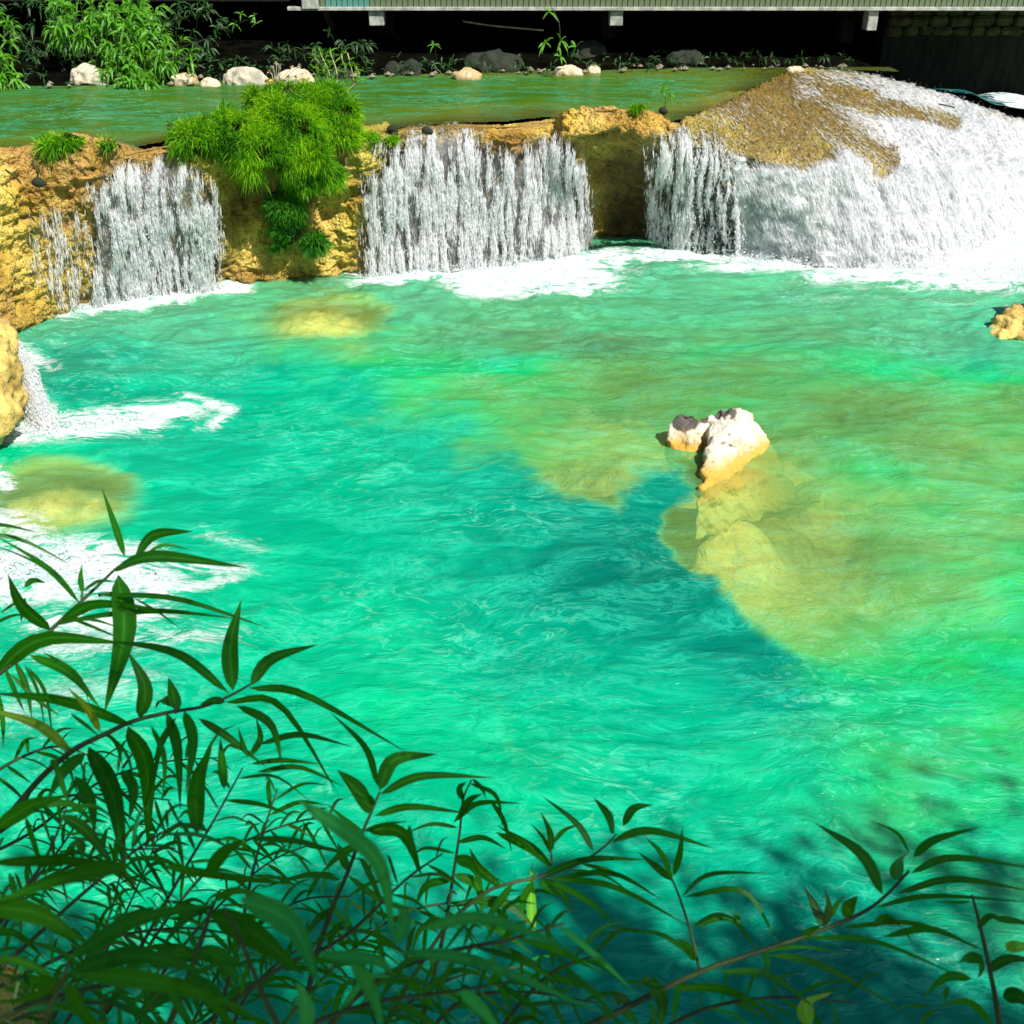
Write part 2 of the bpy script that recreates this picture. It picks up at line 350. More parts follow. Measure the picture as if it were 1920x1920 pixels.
#   lip px, lip py, lip z, base px, base py, undercut, crest depth (m) or (px,py,z) of the far edge
COL = [
 (-420, 350, 2.05, -470, 900, 0.0, 1.2), (-250, 335, 2.05, -290, 800, 0.0, 1.0), (-100, 300, 2.10, -120, 700, 0.0, 0.9),
 (0, 290, 2.10, 0, 648, 0.0, 0.7), (60, 283, 2.08, 80, 602, 0.0, 0.6), (110, 270, 2.16, 130, 585, 0.0, 0.5), (200, 272, 2.14, 200, 572, 0.0, 0.4),
 (232, 292, 1.97, 240, 562, 0.15, 0.4), (300, 285, 1.94, 300, 552, 0.30, 0.5), (370, 290, 1.95, 370, 545, 0.25, 0.6),
 (425, 270, 2.02, 430, 536, 0.05, 0.4), (500, 246, 2.10, 500, 530, 0.0, 0.3), (600, 240, 2.12, 600, 524, 0.0, 0.3), (680, 246, 2.08, 675, 516, 0.05, 0.3),
 (750, 246, 1.99, 760, 508, 0.25, 0.3), (860, 240, 1.97, 860, 503, 0.35, 0.35), (960, 246, 1.93, 960, 497, 0.35, 0.5), (1030, 232, 1.97, 1030, 487, 0.25, 0.5),
 (1070, 216, 2.14, 1080, 472, 0.25, 0.3), (1150, 209, 2.20, 1160, 458, 0.40, 0.3), (1225, 216, 2.16, 1235, 462, 0.40, 0.3), (1262, 236, 1.99, 1262, 466, 0.45, 0.35),
 (1320, 258, 1.80, 1320, 470, 0.55, (1300, 222, 1.95)), (1400, 272, 1.66, 1410, 480, 0.35, (1385, 180, 1.96)), (1500, 282, 1.54, 1500, 492, 0.10, (1450, 150, 1.97)),
 (1600, 276, 1.50, 1600, 502, 0.0, (1505, 131, 2.02)), (1700, 284, 1.37, 1735, 500, 0.0, (1600, 136, 1.93)), (1790, 300, 1.07, 1850, 458, 0.0, (1700, 160, 1.75)),
 (1870, 296, 0.75, 1950, 400, 0.0, (1810, 194, 1.42)), (1950, 304, 0.45, 2040, 366, 0.0, (1920, 232, 0.98)), (2060, 322, 0.22, 2160, 350, 0.0, (2050, 290, 0.36)), (2250, 340, 0.0, 2350, 352, 0.0, (2230, 325, 0.05)),
]
cols = []; right = []
for c in COL:
    Cc = P(c[0], c[1], c[2]); Fb = P(c[3], c[4], 0.0)
    if isinstance(c[6], tuple):
        B = P(*c[6]); A = B + np.array([0.5, 1.2, -0.55]); M = (B * 0.5 + Cc * 0.5) + np.array([0, 0, 0.10]); rt = 1.0
    else:
        B = Cc + np.array([0, c[6], -0.06 if c[2] > 2.02 else 0.0]); A = B + np.array([0, 2.2, -0.75]); M = (B + Cc) / 2 + np.array([0, 0, 0.02]); rt = 0.0
    und = c[5]; rd = np.clip((c[0] - 1350) / 200.0, 0, 1)
    D = Cc * 0.80 + Fb * 0.20 + np.array([0, -0.17 - 0.28 * rd, 0.05 + 0.04 * rd]); E = Cc * 0.42 + Fb * 0.58 + np.array([0, -0.05 - 0.28 * rd, 0.03 * rd])
    if 1060 < c[0] < 1245: D = D + np.array([0, -0.26, 0.02]); E = E + np.array([0, 0.10, 0])
    G = Fb + np.array([0, 0.15, -0.7]); H = Fb + np.array([0, 0.3, -3.4])
    cols.append([A, B, M, Cc, D, E, Fb, G, H]); right.append((rt, und))
cols = np.array(cols); NC = cols.shape[0]; NT = cols.shape[1]
def cr_interp(arr, u):                       # catmull-rom along axis 0 at parameters u
    n = arr.shape[0]; i = np.clip(np.floor(u).astype(int), 0, n - 2); t = (u - i)
    t = t.reshape(t.shape + (1,) * (arr.ndim - 1))
    g = lambda j: arr[np.clip(j, 0, n - 1)]
    a, b, c, d = g(i - 1), g(i), g(i + 1), g(i + 2)
    return b + 0.5 * t * ((c - a) + t * (2 * a - 5 * b + 4 * c - d + t * (3 * (b - c) + d - a)))
lipL = np.r_[0, np.cumsum(np.linalg.norm(np.diff(cols[:, 3], axis=0), axis=1))]
NS = 1150; NTT = 300
us = np.interp(np.linspace(0, lipL[-1], NS), lipL, np.arange(NC))
g1 = cr_interp(cols, us)                                          # NS, NT, 3
und = np.interp(us, np.arange(NC), [r[1] for r in right]); rtm = np.interp(us, np.arange(NC), [r[0] for r in right])
tw = np.array([0, 1.6, 1.9, 2.5, 3.2, 4.2, 5.6, 6.4, 7.0])        # rows get spread by these weights
ut = np.interp(np.linspace(0, 7.0, NTT), tw, np.arange(NT))
G0 = cr_interp(np.swapaxes(g1, 0, 1), ut)                         # NTT, NS, 3  smooth curtain
G0 = np.array(G0)
dS = np.gradient(G0, axis=1); dT = np.gradient(G0, axis=0)
NRM = np.cross(dT, dS); NRM /= np.linalg.norm(NRM, axis=2, keepdims=True) + 1e-9
if NRM[150, 500, 1] > 0: NRM = -NRM
zz = G0[..., 2]
# recess under the falls
tt = np.broadcast_to(ut[:, None], zz.shape)
rec = und[None, :] * sstep(3.3, 4.6, tt) * (0.8 + 0.35 * fbm(G0 * 0.9, 3, 5))
ROCK = G0.copy(); ROCK[..., 1] += rec
low = fbm(G0 * np.array([0.9, 0.9, 0.9]), 4, 1); mid = fbm(G0 * 3.2, 4, 2); bill = np.abs(fbm(G0 * 7.0, 3, 3)); fine = fbm(G0 * 24, 3, 4)
onface = sstep(1.2, 2.2, tt)
px0, py0 = proj(ROCK)
dry = 1 - np.clip(0.75 * sstep(1.85, 2.0, -0 + 2.05 - G0[..., 2]), 0, 1) * 0
flat = (1 - rtm)[None, :] * 0.55 + 0.45
amp = np.where(tt < 3.3, 0.10 * flat, 0.24)
disp = amp * low + 0.16 * (onface * 0.8 + 0.2) * mid * np.where(tt < 3.0, 0.4, 1.0) - 0.13 * (bill - 0.2) * np.where(tt < 3.0, 0.6, 1.0) + (0.028 + 0.03 * rtm[None, :]) * fine
ROCK = ROCK + NRM * disp[..., None]
# lips that carry water stay just below the upper pool
carry = sstep(2.03, 1.99, np.interp(us, np.arange(NC), [c[2] for c in COL]))[None, :] * (1 - rtm)[None, :]
ztop = ROCK[..., 2]; cap = HW - 0.05
ROCK[..., 2] = np.where((tt < 3.2) & (carry > 0.4) & (ztop > cap), cap + (ztop - cap) * 0.15, ztop)
# cracks and ledges on the left buttress
ROCKPX, ROCKPY = proj(ROCK)
WHITE_POLYS = [
 ('left_fall', [(176, 350), (230, 312), (330, 302), (385, 340), (405, 410), (402, 548), (182, 566)], 0.95, 20),
 ('main_fall', [(690, 330), (735, 295), (780, 262), (850, 244), (893, 280), (960, 300), (1005, 272), (1045, 262), (1080, 300), (1092, 380), (1095, 492), (682, 512)], 1.0, 24),
 ('gap_fall', [(1255, 472), (1262, 330), (1275, 240), (1330, 250), (1372, 300), (1385, 360), (1392, 478)], 0.62, 14),
 ('cascade', [(1372, 290), (1405, 292), (1500, 318), (1560, 302), (1580, 285), (1520, 240), (1478, 195), (1495, 150), (1550, 134), (1600, 134), (1680, 152), (1800, 185), (1960, 235), (2400, 300), (2500, 400), (1900, 520), (1385, 484)], 1.0, 20),
 ('thin_a', [(60, 400), (140, 380), (165, 420), (170, 560), (90, 590), (60, 500)], 0.20, 14),
 ('thin_b', [(1215, 262), (1262, 250), (1256, 470), (1215, 440)], 0.30, 10),
 ('film', [(1290, 250), (1380, 190), (1470, 150), (1560, 160), (1560, 300), (1500, 318), (1400, 290)], 0.14, 20),
 ('thin_c', [(700, 262), (790, 240), (905, 244), (900, 300), (700, 330)], 0.45, 12),
]
def white_mask(px, py, names=None):
    r = np.zeros(px.shape)
    for nm, poly, den, soft in WHITE_POLYS:
        if names and nm not in names: continue
        sd, _ = poly_sd(px, py, poly)
        r = np.maximum(r, den * sstep(-soft, soft, sd))
    return r
CPX, CPY = proj(G0)
WM = white_mask(CPX, CPY)
thin_ = 0.28 + 0.72 * np.clip(sstep(1480, 1900, CPX + 0.7 * (CPY - 130)) + sstep(290, 350, CPY), 0, 1)
WM = np.where(CPX > 1400, WM * thin_, WM)
# islands of bare rock in the cascade, and streaks
for (x0, y0, x1, y1, wd, am) in [(1560, 180, 1780, 232, 20, 0.85), (1520, 215, 1660, 300, 26, 0.75), (1530, 160, 1640, 176, 10, 0.6), (1840, 205, 1900, 225, 8, 0.4)]:
    d, _ = seg_dist(CPX, CPY, x0, y0, x1, y1); WM = WM * (1 - am * sstep(wd * 1.5, wd * 0.4, d + 9 * low))
wetm = np.clip(sstep(0.05, 0.4, WM) * 0.8 + sstep(0.25, -0.05, ROCK[..., 2]) * 0.8 + und[None, :] * sstep(3.6, 4.6, tt) * 1.5 + (0.95 + 0.5 * mid) * sstep(0.1, 0.6, rtm)[None, :] * sstep(3.9, 3.3, tt), 0, 1)
soak_shade_m = np.clip(sstep(0.3, 0.7, white_mask(CPX, CPY, ['left_fall', 'main_fall', 'gap_fall'])) * sstep(3.4, 4.4, tt) + sstep(4.1, 4.8, tt) * sstep(0.3, 0.42, und)[None, :], 0, 1)
moss = np.zeros(zz.shape)
for (x, y, r, a) in [(700, 260, 60, 1), (600, 330, 45, 0.7), (660, 320, 30, 0.6), (640, 440, 40, 0.3), (40, 420, 60, 0.35), (30, 520, 60, 0.25), (440, 480, 40, 0.4), (250, 285, 30, 0.4)]:
    moss = np.maximum(moss, a * sstep(r * 1.3, r * 0.3, np.hypot(ROCKPX - x, ROCKPY - y)))
terr = mesh_from("rock_terrace", ROCK.reshape(-1, 3), grid_faces(NTT, NS)[:, ::-1].copy(), M_tufa, attrs={'wet': wetm, 'moss': moss * 0.6, 'soak_shade': soak_shade_m})
tag(terr, "golden tufa rock terrace damming the upper pool", kind='structure')

# ------------------------------------------------------------------ lower pool: depth field, floor, water
shelf_px = [(430, 600, .5), (560, 665, .5), (660, 700, .45), (760, 765, .4), (890, 800, .4), (950, 860, .3), (1000, 892, .2), (1090, 935, .12), (1160, 958, .08), (1172, 930, .10), (1212, 882, .14), (1285, 868, .12), (1314, 916, .07), (1266, 940, .08),
            (1228, 955, .04), (1250, 1010, .03), (1310, 1085, .035), (1400, 1160, .05), (1500, 1235, .10), (1590, 1310, .6), (1680, 1500, .9), (2500, 2000, .9), (3200, 380, .5), (1300, 430, .5), (430, 470, .5)]
shelf = [tuple(P(x, y, 0)[:2]) for x, y, _ in shelf_px]; shelf_w = np.array([c for _, _, c in shelf_px])
deepS = [(300, 640, 3.0), (150, 690, 3.7), (450, 700, 3.0), (450, 800, 2.9), (600, 760, 2.8), (350, 620, 3.2), (520, 620, 2.8), (700, 820, 2.8), (600, 900, 2.8), (800, 1000, 3.0), (950, 1000, 3.6), (1100, 990, 4.3), (1150, 1060, 4.9), (1250, 1130, 5.0), (1350, 1200, 4.4),  # the deepest samples also stand for the ledge's shadow on the water
         (1450, 1260, 3.7), (500, 1100, 2.7), (700, 1200, 2.5), (1000, 1250, 3.2), (900, 1380, 2.3), (720, 1330, 2.1), (1100, 1400, 2.5), (1300, 1350, 2.8), (1000, 1520, 2.5),
         (1400, 1450, 2.2), (1700, 1500, 2.2), (400, 1500, 2.8), (1900, 1620, 3.4), (1000, 1800, 3.9), (1600, 1800, 4.3), (200, 1700, 2.4), (100, 1300, 2.8), (300, 850, 2.9), (60, 900, 2.0), (-200, 1000, 2.5)]
shalS = [(1750, 1300, 1.8), (1850, 1100, 1.75), (1850, 1200, 1.9), (1600, 1200, 1.55), (1500, 1100, 1.0), (1350, 1000, .6), (1420, 930, .6), (1500, 1000, 1.0), (1700, 1000, 1.5), (1600, 870, 1.6), (1800, 850, 1.1), (1700, 770, 1.0),
         (1900, 740, 1.2), (1200, 720, .9), (1150, 800, 1.0), (900, 720, 1.3), (1050, 650, 1.4), (900, 600, 1.6), (1300, 640, 1.6), (1500, 620, 1.7), (1700, 600, 2.6), (1850, 660, 3.4), (1750, 650, 2.6),
         (1500, 550, 3.2), (1200, 560, 2.4), (1180, 500, 4.4), (1250, 520, 3.4), (800, 565, 2.6), (600, 590, 1.3), (1400, 690, 1.2), (1100, 900, .9), (1000, 860, 1.3), (1750, 1450, 2.1), (930, 690, 2.4), (1500, 780, 1.1), (1350, 760, 1.2)]
def idw(X, Y, S, pw=3.0):
    num = 0; den = 0
    for x, y, d in S:
        q = P(x, y, 0); w_ = 1.0 / (np.hypot(X - q[0], (Y - q[1]) * 0.8) + 0.25) ** pw
        num = num + w_ * d; den = den + w_
    return num / den
RAMP = [(0.0, (0.34, 0.38, 0.08)), (0.8, (0.15, 0.35, 0.08)), (1.3, (0.085, 0.33, 0.08)), (1.8, (0.006, 0.36, 0.09)),
        (2.3, (0.0, 0.345, 0.15)), (3.0, (0.0, 0.27, 0.15)), (3.8, (0.0, 0.18, 0.115)), (5.0, (0.0, 0.105, 0.074))]
def body_colour(d):
    xs = [r[0] for r in RAMP]; return np.stack([np.interp(d, xs, [r[1][i] for r in RAMP]) for i in range(3)], -1)
def depth_at(X, Y, boulders=True, hue=False):
    sd, idx = poly_sd(X, Y, shelf)
    n = vnoise(np.stack([X * 1.7, Y * 1.7, 0 * X], -1), 31) * 0.12 + vnoise(np.stack([X * 6, Y * 6, 0 * X], -1), 32) * 0.05 + vnoise(np.stack([X * 16, Y * 16, 0 * X], -1), 33) * 0.03
    wd = shelf_w[idx]; wd2 = shelf_w[(idx + 1) % len(shelf_w)]; wd = 0.5 * (wd + wd2)
    f = sstep(-1, 1, (sd + n * np.clip(wd / 0.12, 0.7, 3)) / (wd * 1.3))
    dd_, ds_ = idw(X, Y, deepS), idw(X, Y, shalS)
    lumps = fbm(np.stack([X * 0.8, Y * 1.1, 0 * X], -1), 4, 40)
    if hue:                                  # suspended mineral milk: its colour follows the depth on either side of the drop-off
        l2 = fbm(np.stack([X * 1.6, Y * 3.0, 0 * X], -1), 4, 45)
        ds_ = ds_ * (1 + 0.30 * lumps + 0.22 * l2); dd_ = dd_ * (1 + 0.10 * lumps + 0.04 * l2)
        c_ = body_colour(dd_) * (1 - f)[..., None] + body_colour(ds_) * f[..., None]
        _, yy = proj(np.stack([X, Y, 0 * X], -1)); a_ = (0.72 * sstep(720, 590, yy + 60 * lumps))[..., None]      # aerated, greyer water below the falls
        c_ = c_ * (1 - a_) + np.array([0.085, 0.24, 0.115]) * a_
        xx, _ = proj(np.stack([X, Y, 0 * X], -1))
        for (x, y, rx, ry) in [(615, 592, 125, 44), (110, 930, 140, 78)]:                # water over the drowned boulders takes their colour
            m_ = (0.85 * sstep(1.15, 0.75, np.hypot((xx - x) / rx, (yy - y) / ry) + 0.25 * lumps + 0.2 * l2))[..., None]; c_ = c_ * (1 - m_) + np.array([0.20, 0.34, 0.07]) * m_
        return c_
    d = dd_ * (1 - f) + ds_ * f
    d = d * (1 + 0.38 * lumps * f + 0.10 * lumps)
    for (x, y, rx, ry, top) in [(612, 595, 112, 36, 0.48), (105, 932, 130, 64, 0.62)]:      # drowned boulders
        if not boulders: break
        c = P(x, y, 0); sx = rx / FPX * 1.1 * np.linalg.norm(c - CAM); sy = abs(P(x, y - ry, 0)[1] - P(x, y + ry, 0)[1]) / 2
        q = np.hypot((X - c[0]) / sx, (Y - c[1]) / sy) + 0.10 * lumps
        m_ = sstep(1.12, 0.80, q); d = d * (1 - m_) + m_ * (top + 0.9 * np.clip(q, 0, 1.1) ** 3)
    # the orange skirt of the standing rock
    for (x, y, r, top) in [(1395, 915, 0.6, 0.30), (1450, 1010, 1.5, 0.70)]:
        c = P(x, y, 0); q = np.hypot(X - c[0], Y - c[1]) / r; m_ = sstep(1.6, 0.15, q + 0.35 * lumps) * f; d = np.minimum(d, d * (1 - m_) + m_ * top)
    return np.clip(d, 0.06, 5.4)
bx = np.linspace(-13, 16, 360); by = np.linspace(1.5, 23, 300)
BX, BY = np.meshgrid(bx, by); BD = depth_at(BX, BY, False)
bn = fbm(np.stack([BX * 2.2, BY * 2.2, 0 * BX], -1), 4, 50)
bed = mesh_from("pool_bed", np.stack([BX, BY, -BD - 0.10 + 0.12 * bn * np.clip(BD, 0, 1)], -1).reshape(-1, 3), grid_faces(300, 360), M_bed)
tag(bed, "yellow green rock floor of the lower pool", kind='structure')
# water grid, finer close to the camera
wy = 1.6 + (22.6 - 1.6) * np.linspace(0, 1, 620) ** 1.3; wx = np.linspace(-13, 16, 900)
WX, WY = np.meshgrid(wx, wy); WD = depth_at(WX, WY); WH = depth_at(WX, WY, hue=True)
wpx, wpy = proj(np.stack([WX, WY, 0 * WX], -1))
FOAM = np.zeros(WX.shape)
for (x0, y0, x1, y1, rx, ry, a) in [
  (120, 588, 200, 572, 40, 13, 1.0), (200, 572, 330, 556, 40, 17, 1.1), (330, 556, 445, 540, 35, 13, .9),
  (690, 518, 860, 512, 45, 20, 1.05), (860, 512, 1060, 505, 50, 30, 1.25), (900, 530, 1090, 528, 80, 32, 1.15), (1060, 495, 1150, 490, 45, 22, .9), (1100, 505, 1190, 510, 40, 14, .45),
  (1220, 484, 1400, 484, 40, 13, 1.0), (1400, 492, 1640, 500, 60, 22, 1.25), (1640, 500, 1950, 505, 90, 42, 1.35), (1560, 520, 1900, 535, 90, 24, .75), (1760, 490, 1960, 430, 80, 50, 1.3), (1860, 440, 2100, 370, 90, 40, 1.2), (1600, 512, 1800, 520, 80, 30, 1.1), (1300, 500, 1560, 520, 40, 11, .42), (1500, 560, 1920, 570, 80, 22, .26),
  (40, 812, 130, 800, 50, 26, 1.2), (130, 800, 260, 787, 60, 28, 1.0), (260, 778, 350, 772, 60, 22, .62), (350, 745, 430, 770, 32, 11, .62), (430, 770, 400, 800, 26, 9, .55), (300, 800, 400, 805, 40, 10, .35), (20, 650, 95, 690, 30, 26, .55), (30, 700, 90, 790, 30, 40, .8), (95, 640, 200, 660, 40, 16, .26),
  (-60, 1080, 140, 1070, 120, 62, 1.25), (140, 1075, 280, 1095, 90, 46, .92), (60, 1025, 260, 1035, 70, 22, .85), (290, 1060, 440, 1072, 60, 18, .62), (330, 1110, 430, 1090, 40, 16, .55), (380, 1000, 480, 1030, 60, 26, .33), (120, 1170, 260, 1150, 90, 36, .72), (100, 1220, 420, 1190, 90, 40, .45), (20, 1330, 260, 1280, 130, 60, .36), (-20, 880, 12, 905, 20, 22, .8), (60, 1400, 200, 1450, 160, 60, .26), (-80, 960, 60, 1000, 60, 40, .6)]:
    dx, dy = x1 - x0, (y1 - y0) * rx / ry
    d, _ = seg_dist(wpx, wpy * rx / ry, x0, y0 * rx / ry, x1, y1 * rx / ry)
    FOAM = np.maximum(FOAM, a * np.exp(-(d / rx) ** 1.5 * 1.15))
FOAM += 0.085 * sstep(-0.1, 0.7, fbm(np.stack([WX * .5, WY * .9, 0 * WX], -1), 3, 61))
q3 = np.stack([WX * 0.85, WY * 1.7, 0 * WX], -1); warp = fbm(q3 * 0.5, 2, 70)[..., None] * np.array([0.9, 0.5, 0])
w1 = fbm(q3 + warp, 4, 71, 0.55); w2 = 1 - np.abs(fbm(q3 * 2.6 + warp * 2, 3, 74)) * 2
NEARF = sstep(760, 600, wpy)
WZ = 0.050 * w1 * (1 + 0.8 * NEARF) + 0.012 * w2 * (1 + 2.0 * NEARF) + 0.022 * np.clip(FOAM, 0, 1) * (0.6 + fbm(np.stack([WX * 6, WY * 6, 0 * WX], -1), 3, 80))
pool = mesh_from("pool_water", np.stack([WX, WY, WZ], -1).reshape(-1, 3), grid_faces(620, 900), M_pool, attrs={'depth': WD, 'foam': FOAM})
ca = pool.data.attributes.new("hue", 'FLOAT_COLOR', 'POINT'); ca.data.foreach_set("color", np.concatenate([WH, np.ones(WX.shape + (1,))], -1).astype(np.float32).ravel())
tag(pool, "turquoise rippled water of the lower pool", kind='structure')

# ------------------------------------------------------------------ upper pool
ux = np.linspace(-16, 16, 420); uy = np.linspace(13.0, 24.0, 200)
UX, UY = np.meshgrid(ux, uy)
upx, upy = proj(np.stack([UX, UY, 0 * UX + HW], -1))
# shallow beside the terrace, deeper in mid stream, shallow gravel to the right
lip_x = cols[:, 1, 0]; lip_y = cols[:, 1, 1]
o_ = np.argsort(lip_x); ly = np.interp(UX, lip_x[o_], lip_y[o_])
ud = 0.12 + 0.75 * sstep(0.0, 2.2, UY - ly) * sstep(8.5, 1.0, UX) * (1 - 0.75 * sstep(20.0, 21.0, UY))
ud = ud * (1 + 0.45 * fbm(np.stack([UX * .6, UY * 1.6, 0 * UX], -1), 4, 90)); ud = np.clip(ud, 0.05, 1.5)
ubn = fbm(np.stack([UX * 2, UY * 2, 0 * UX], -1), 4, 91)
inside = (UX > 3.2) & (UY < ly - 0.25) | (UX > 6.6)
UZ = HW + 0.008 * fbm(np.stack([UX * .9, UY * 2.6, 0 * UX], -1), 3, 92)
drop = sstep(-0.1, 0.9, ly - UY) * 0.9                            # beneath the terrace surface downstream of the lip
def trimmed(name, Z, mat, attrs, keep):
    f = grid_faces(*UX.shape); k_ = keep.ravel()[f].all(axis=1); f = f[k_]
    used = np.unique(f); rem = -np.ones(UX.size, int); rem[used] = np.arange(len(used))
    v = np.stack([UX, UY, Z], -1).reshape(-1, 3)[used]
    return mesh_from(name, v, rem[f], mat, attrs={a: b.ravel()[used] for a, b in attrs.items()})
keep = (UY > ly - 0.05)
uw = trimmed("upper_water", UZ, M_upper, {'depth': ud, 'foam': 0 * ud}, keep & (UX < 7.0) & ~((UX > 5.2) & (UY > 21.7)))
tag(uw, "calm green water of the upper pool", kind='structure')
ub = trimmed("upper_bed", HW - ud - 0.12 + 0.08 * ubn, M_tufa, {'wet': 0 * ud + 0.6, 'moss': 0 * ud + 0.2}, (UY > ly + 0.6) & (UX < 7.0)); tag(ub, "bed of the upper pool", kind='structure')
# the rapid that leaves behind the terrace, in the shade of the walkway
RX, RY = np.meshgrid(np.linspace(7.0, 16, 160), np.linspace(21.5, 25, 90))
RZ = 1.58 - 1.4 * sstep(7.4, 13.5, RX) + 0.16 * fbm(np.stack([RX * 1.2, RY * 1.2, 0 * RX], -1), 3, 95) + 0.30 * np.exp(-((RX - 9.7) / 0.8) ** 2 - ((RY - 22.2) / 0.7) ** 2)
rap = mesh_from("rapid_water", np.stack([RX, RY, RZ], -1).reshape(-1, 3), grid_faces(90, 160), M_shade_water,
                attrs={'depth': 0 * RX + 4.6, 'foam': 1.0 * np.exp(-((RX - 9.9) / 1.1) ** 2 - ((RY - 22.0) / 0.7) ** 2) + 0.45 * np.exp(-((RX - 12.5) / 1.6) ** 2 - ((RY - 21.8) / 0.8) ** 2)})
tag(rap, "rapid, toned dark for shade, running away behind the terrace", kind='structure')

# ------------------------------------------------------------------ falling water
def spindle_batch(pos, dirv, length, width):
    n = len(pos); dirv = dirv / (np.linalg.norm(dirv, axis=1, keepdims=True) + 1e-9)
    a = np.cross(dirv, rng.normal(size=(n, 3))); a /= np.linalg.norm(a, axis=1, keepdims=True); b = np.cross(dirv, a)
    L = length[:, None]; W = width[:, None]
    vs = np.stack([pos - dirv * L / 2, pos + a * W / 2 + dirv * L * .12, pos + (-a * .5 + b * .87) * W / 2 + dirv * L * .12, pos + (-a * .5 - b * .87) * W / 2 + dirv * L * .12, pos + dirv * L / 2], 1)
    f = np.array([[0, 2, 1], [0, 3, 2], [0, 1, 3], [4, 1, 2], [4, 2, 3], [4, 3, 1]])
    F = (np.arange(n)[:, None, None] * 5 + f[None]).reshape(-1, 3)
    return vs.reshape(-1, 3), F
UVg = np.stack([np.broadcast_to(np.linspace(0, lipL[-1], NS)[None, :], zz.shape), np.cumsum(np.linalg.norm(dT, axis=2), axis=0)], -1)
area = np.linalg.norm(np.cross(dT, dS), axis=2)
along = dS / (np.linalg.norm(dS, axis=2, keepdims=True) + 1e-9); flow = dT / (np.linalg.norm(dT, axis=2, keepdims=True) + 1e-9)
# on the sloping cascade the water fans out to the right as it runs down
def make_fall(name, names, label, ntot, srange, voff=0.06, slope=False):
    own = white_mask(CPX, CPY, names); m = np.minimum(own, WM + 1e-6) if slope else own
    m = np.where(WM < own, WM, m)
    m = m * (G0[..., 2] > -0.12) * (tt > 0.9)
    # strands: density gathers into threads along the flow
    s_ = UVg[..., 0]; v_ = UVg[..., 1]
    if slope: s_ = s_ - 0.42 * v_
    coarse = fbm(np.stack([s_ * 2.6, v_ * 0.6, 0 * s_], -1), 3, 130) if slope else 0
    wob = 0.05 * fbm(np.stack([s_ * 4, v_ * 2.2, 0 * s_], -1), 2, 118)
    th = 0.55 * fbm(np.stack([(s_ + wob) * 12, v_ * 1.0, 0 * s_], -1), 3, 120) + 1.0 * fbm(np.stack([(s_ + wob) * 30, v_ * 2.6, 0 * s_], -1), 2, 125)
    root = empty(name, tuple(G0[150, int(np.argmax(m.sum(0)))])); tag(root, label, "waterfall", kind='thing')
    th = th + 1.1 * coarse
    # sheet
    off = voff * sstep(2.9, 4.0, tt) * (0.5 + 0.5 * (1 - rtm[None, :]) + 0.1)
    base = G0 + NRM * (0.045 + (0.13 if slope else 0.03) * mid + (0.20 if slope else 0.10) * low * np.where(tt < 3.3, flat, 1.0) - (0.10 * (bill - 0.2) if slope else 0))[..., None]
    base = base + np.stack([0 * off, -off, 0 * off], -1)
    bl_ = sstep(2.8, 4.0, tt)[..., None]; base = (ROCK + NRM * 0.022) * (1 - bl_) + base * bl_
    f = grid_faces(NTT, NS); mm = (m > 0.03).ravel(); k_ = mm[f].any(axis=1); f = f[k_][:, ::-1]
    used = np.unique(f); rem = -np.ones(NTT * NS, int); rem[used] = np.arange(len(used))
    bl = base.reshape(-1, 3)
    sh = mesh_from("water_sheet", bl[used], rem[f], M_sheet2 if slope else M_sheet, attrs={'white': m.ravel()[used]}, uv=np.stack([s_.ravel()[used], v_.ravel()[used]], -1)); put(sh, root)
    # threads and drops
    w_ = area * m ** 1.5 * np.clip((0.42 if not slope else 0.8) + (1.9 if not slope else 1.1) * th, 0.03, 2.0) ** (1.6 if not slope else 1.0)
    w_ = w_.ravel(); w_ = w_ / w_.sum()
    idx = rng.choice(len(w_), size=ntot, p=w_)
    mv = m.ravel()[idx]
    lo_ = 0.25 + 0.75 * sstep(3.0, 3.9, tt.ravel()[idx]); pos = bl[idx] + NRM.reshape(-1, 3)[idx] * (rng.uniform(-0.01, 0.045 if slope else 0.08, ntot) * lo_)[:, None] + rng.normal(scale=0.012, size=(ntot, 3)) * lo_[:, None]
    fl = flow.reshape(-1, 3)[idx].copy(); vert = (tt.ravel()[idx] > 3.5) & ~(rtm[(idx % NS)] > 0.6)
    fl = fl + (0.42 * along.reshape(-1, 3)[idx] if slope else 0); fl[vert] = np.array([0, -0.06, -1]); fl += rng.normal(scale=0.05 if slope else 0.09, size=fl.shape)
    L = np.where(vert, rng.gamma(2.0, 0.038, ntot) + 0.02, (rng.gamma(2.0, 0.045, ntot) + 0.02) if slope else rng.gamma(1.6, 0.026, ntot) + 0.012); W = (rng.gamma(3.0, 0.0028, ntot) + 0.003) * (0.75 if slope else 1.0); L = L * (0.35 + 0.65 * lo_) if not slope else L
    stray = rng.random(ntot) < 0.10
    pos[stray] += rng.normal(scale=(0.05, 0.10, 0.05), size=(stray.sum(), 3)); L[stray] = W[stray] * 1.4
    v, F = spindle_batch(pos, fl, L, W)
    d = mesh_from("water_drops", v, F, M_white, smooth=False); put(d, root); d['kind'] = 'stuff'
    return root
make_fall("waterfall", ['left_fall', 'thin_a'], "short white fall at the left between yellow rock faces", 30000, None)
make_fall("waterfall", ['main_fall', 'thin_c'], "broad curtain of white threads right of the grassy mound", 70000, None, 0.08)
make_fall("waterfall", ['gap_fall', 'thin_b'], "thin broken fall in front of the dark hollow beside the bare pillar", 18000, None, 0.10)
make_fall("cascade", ['cascade', 'film'], "wide foaming cascade running down the sloping rock on the right", 170000, None, 0.05, True)
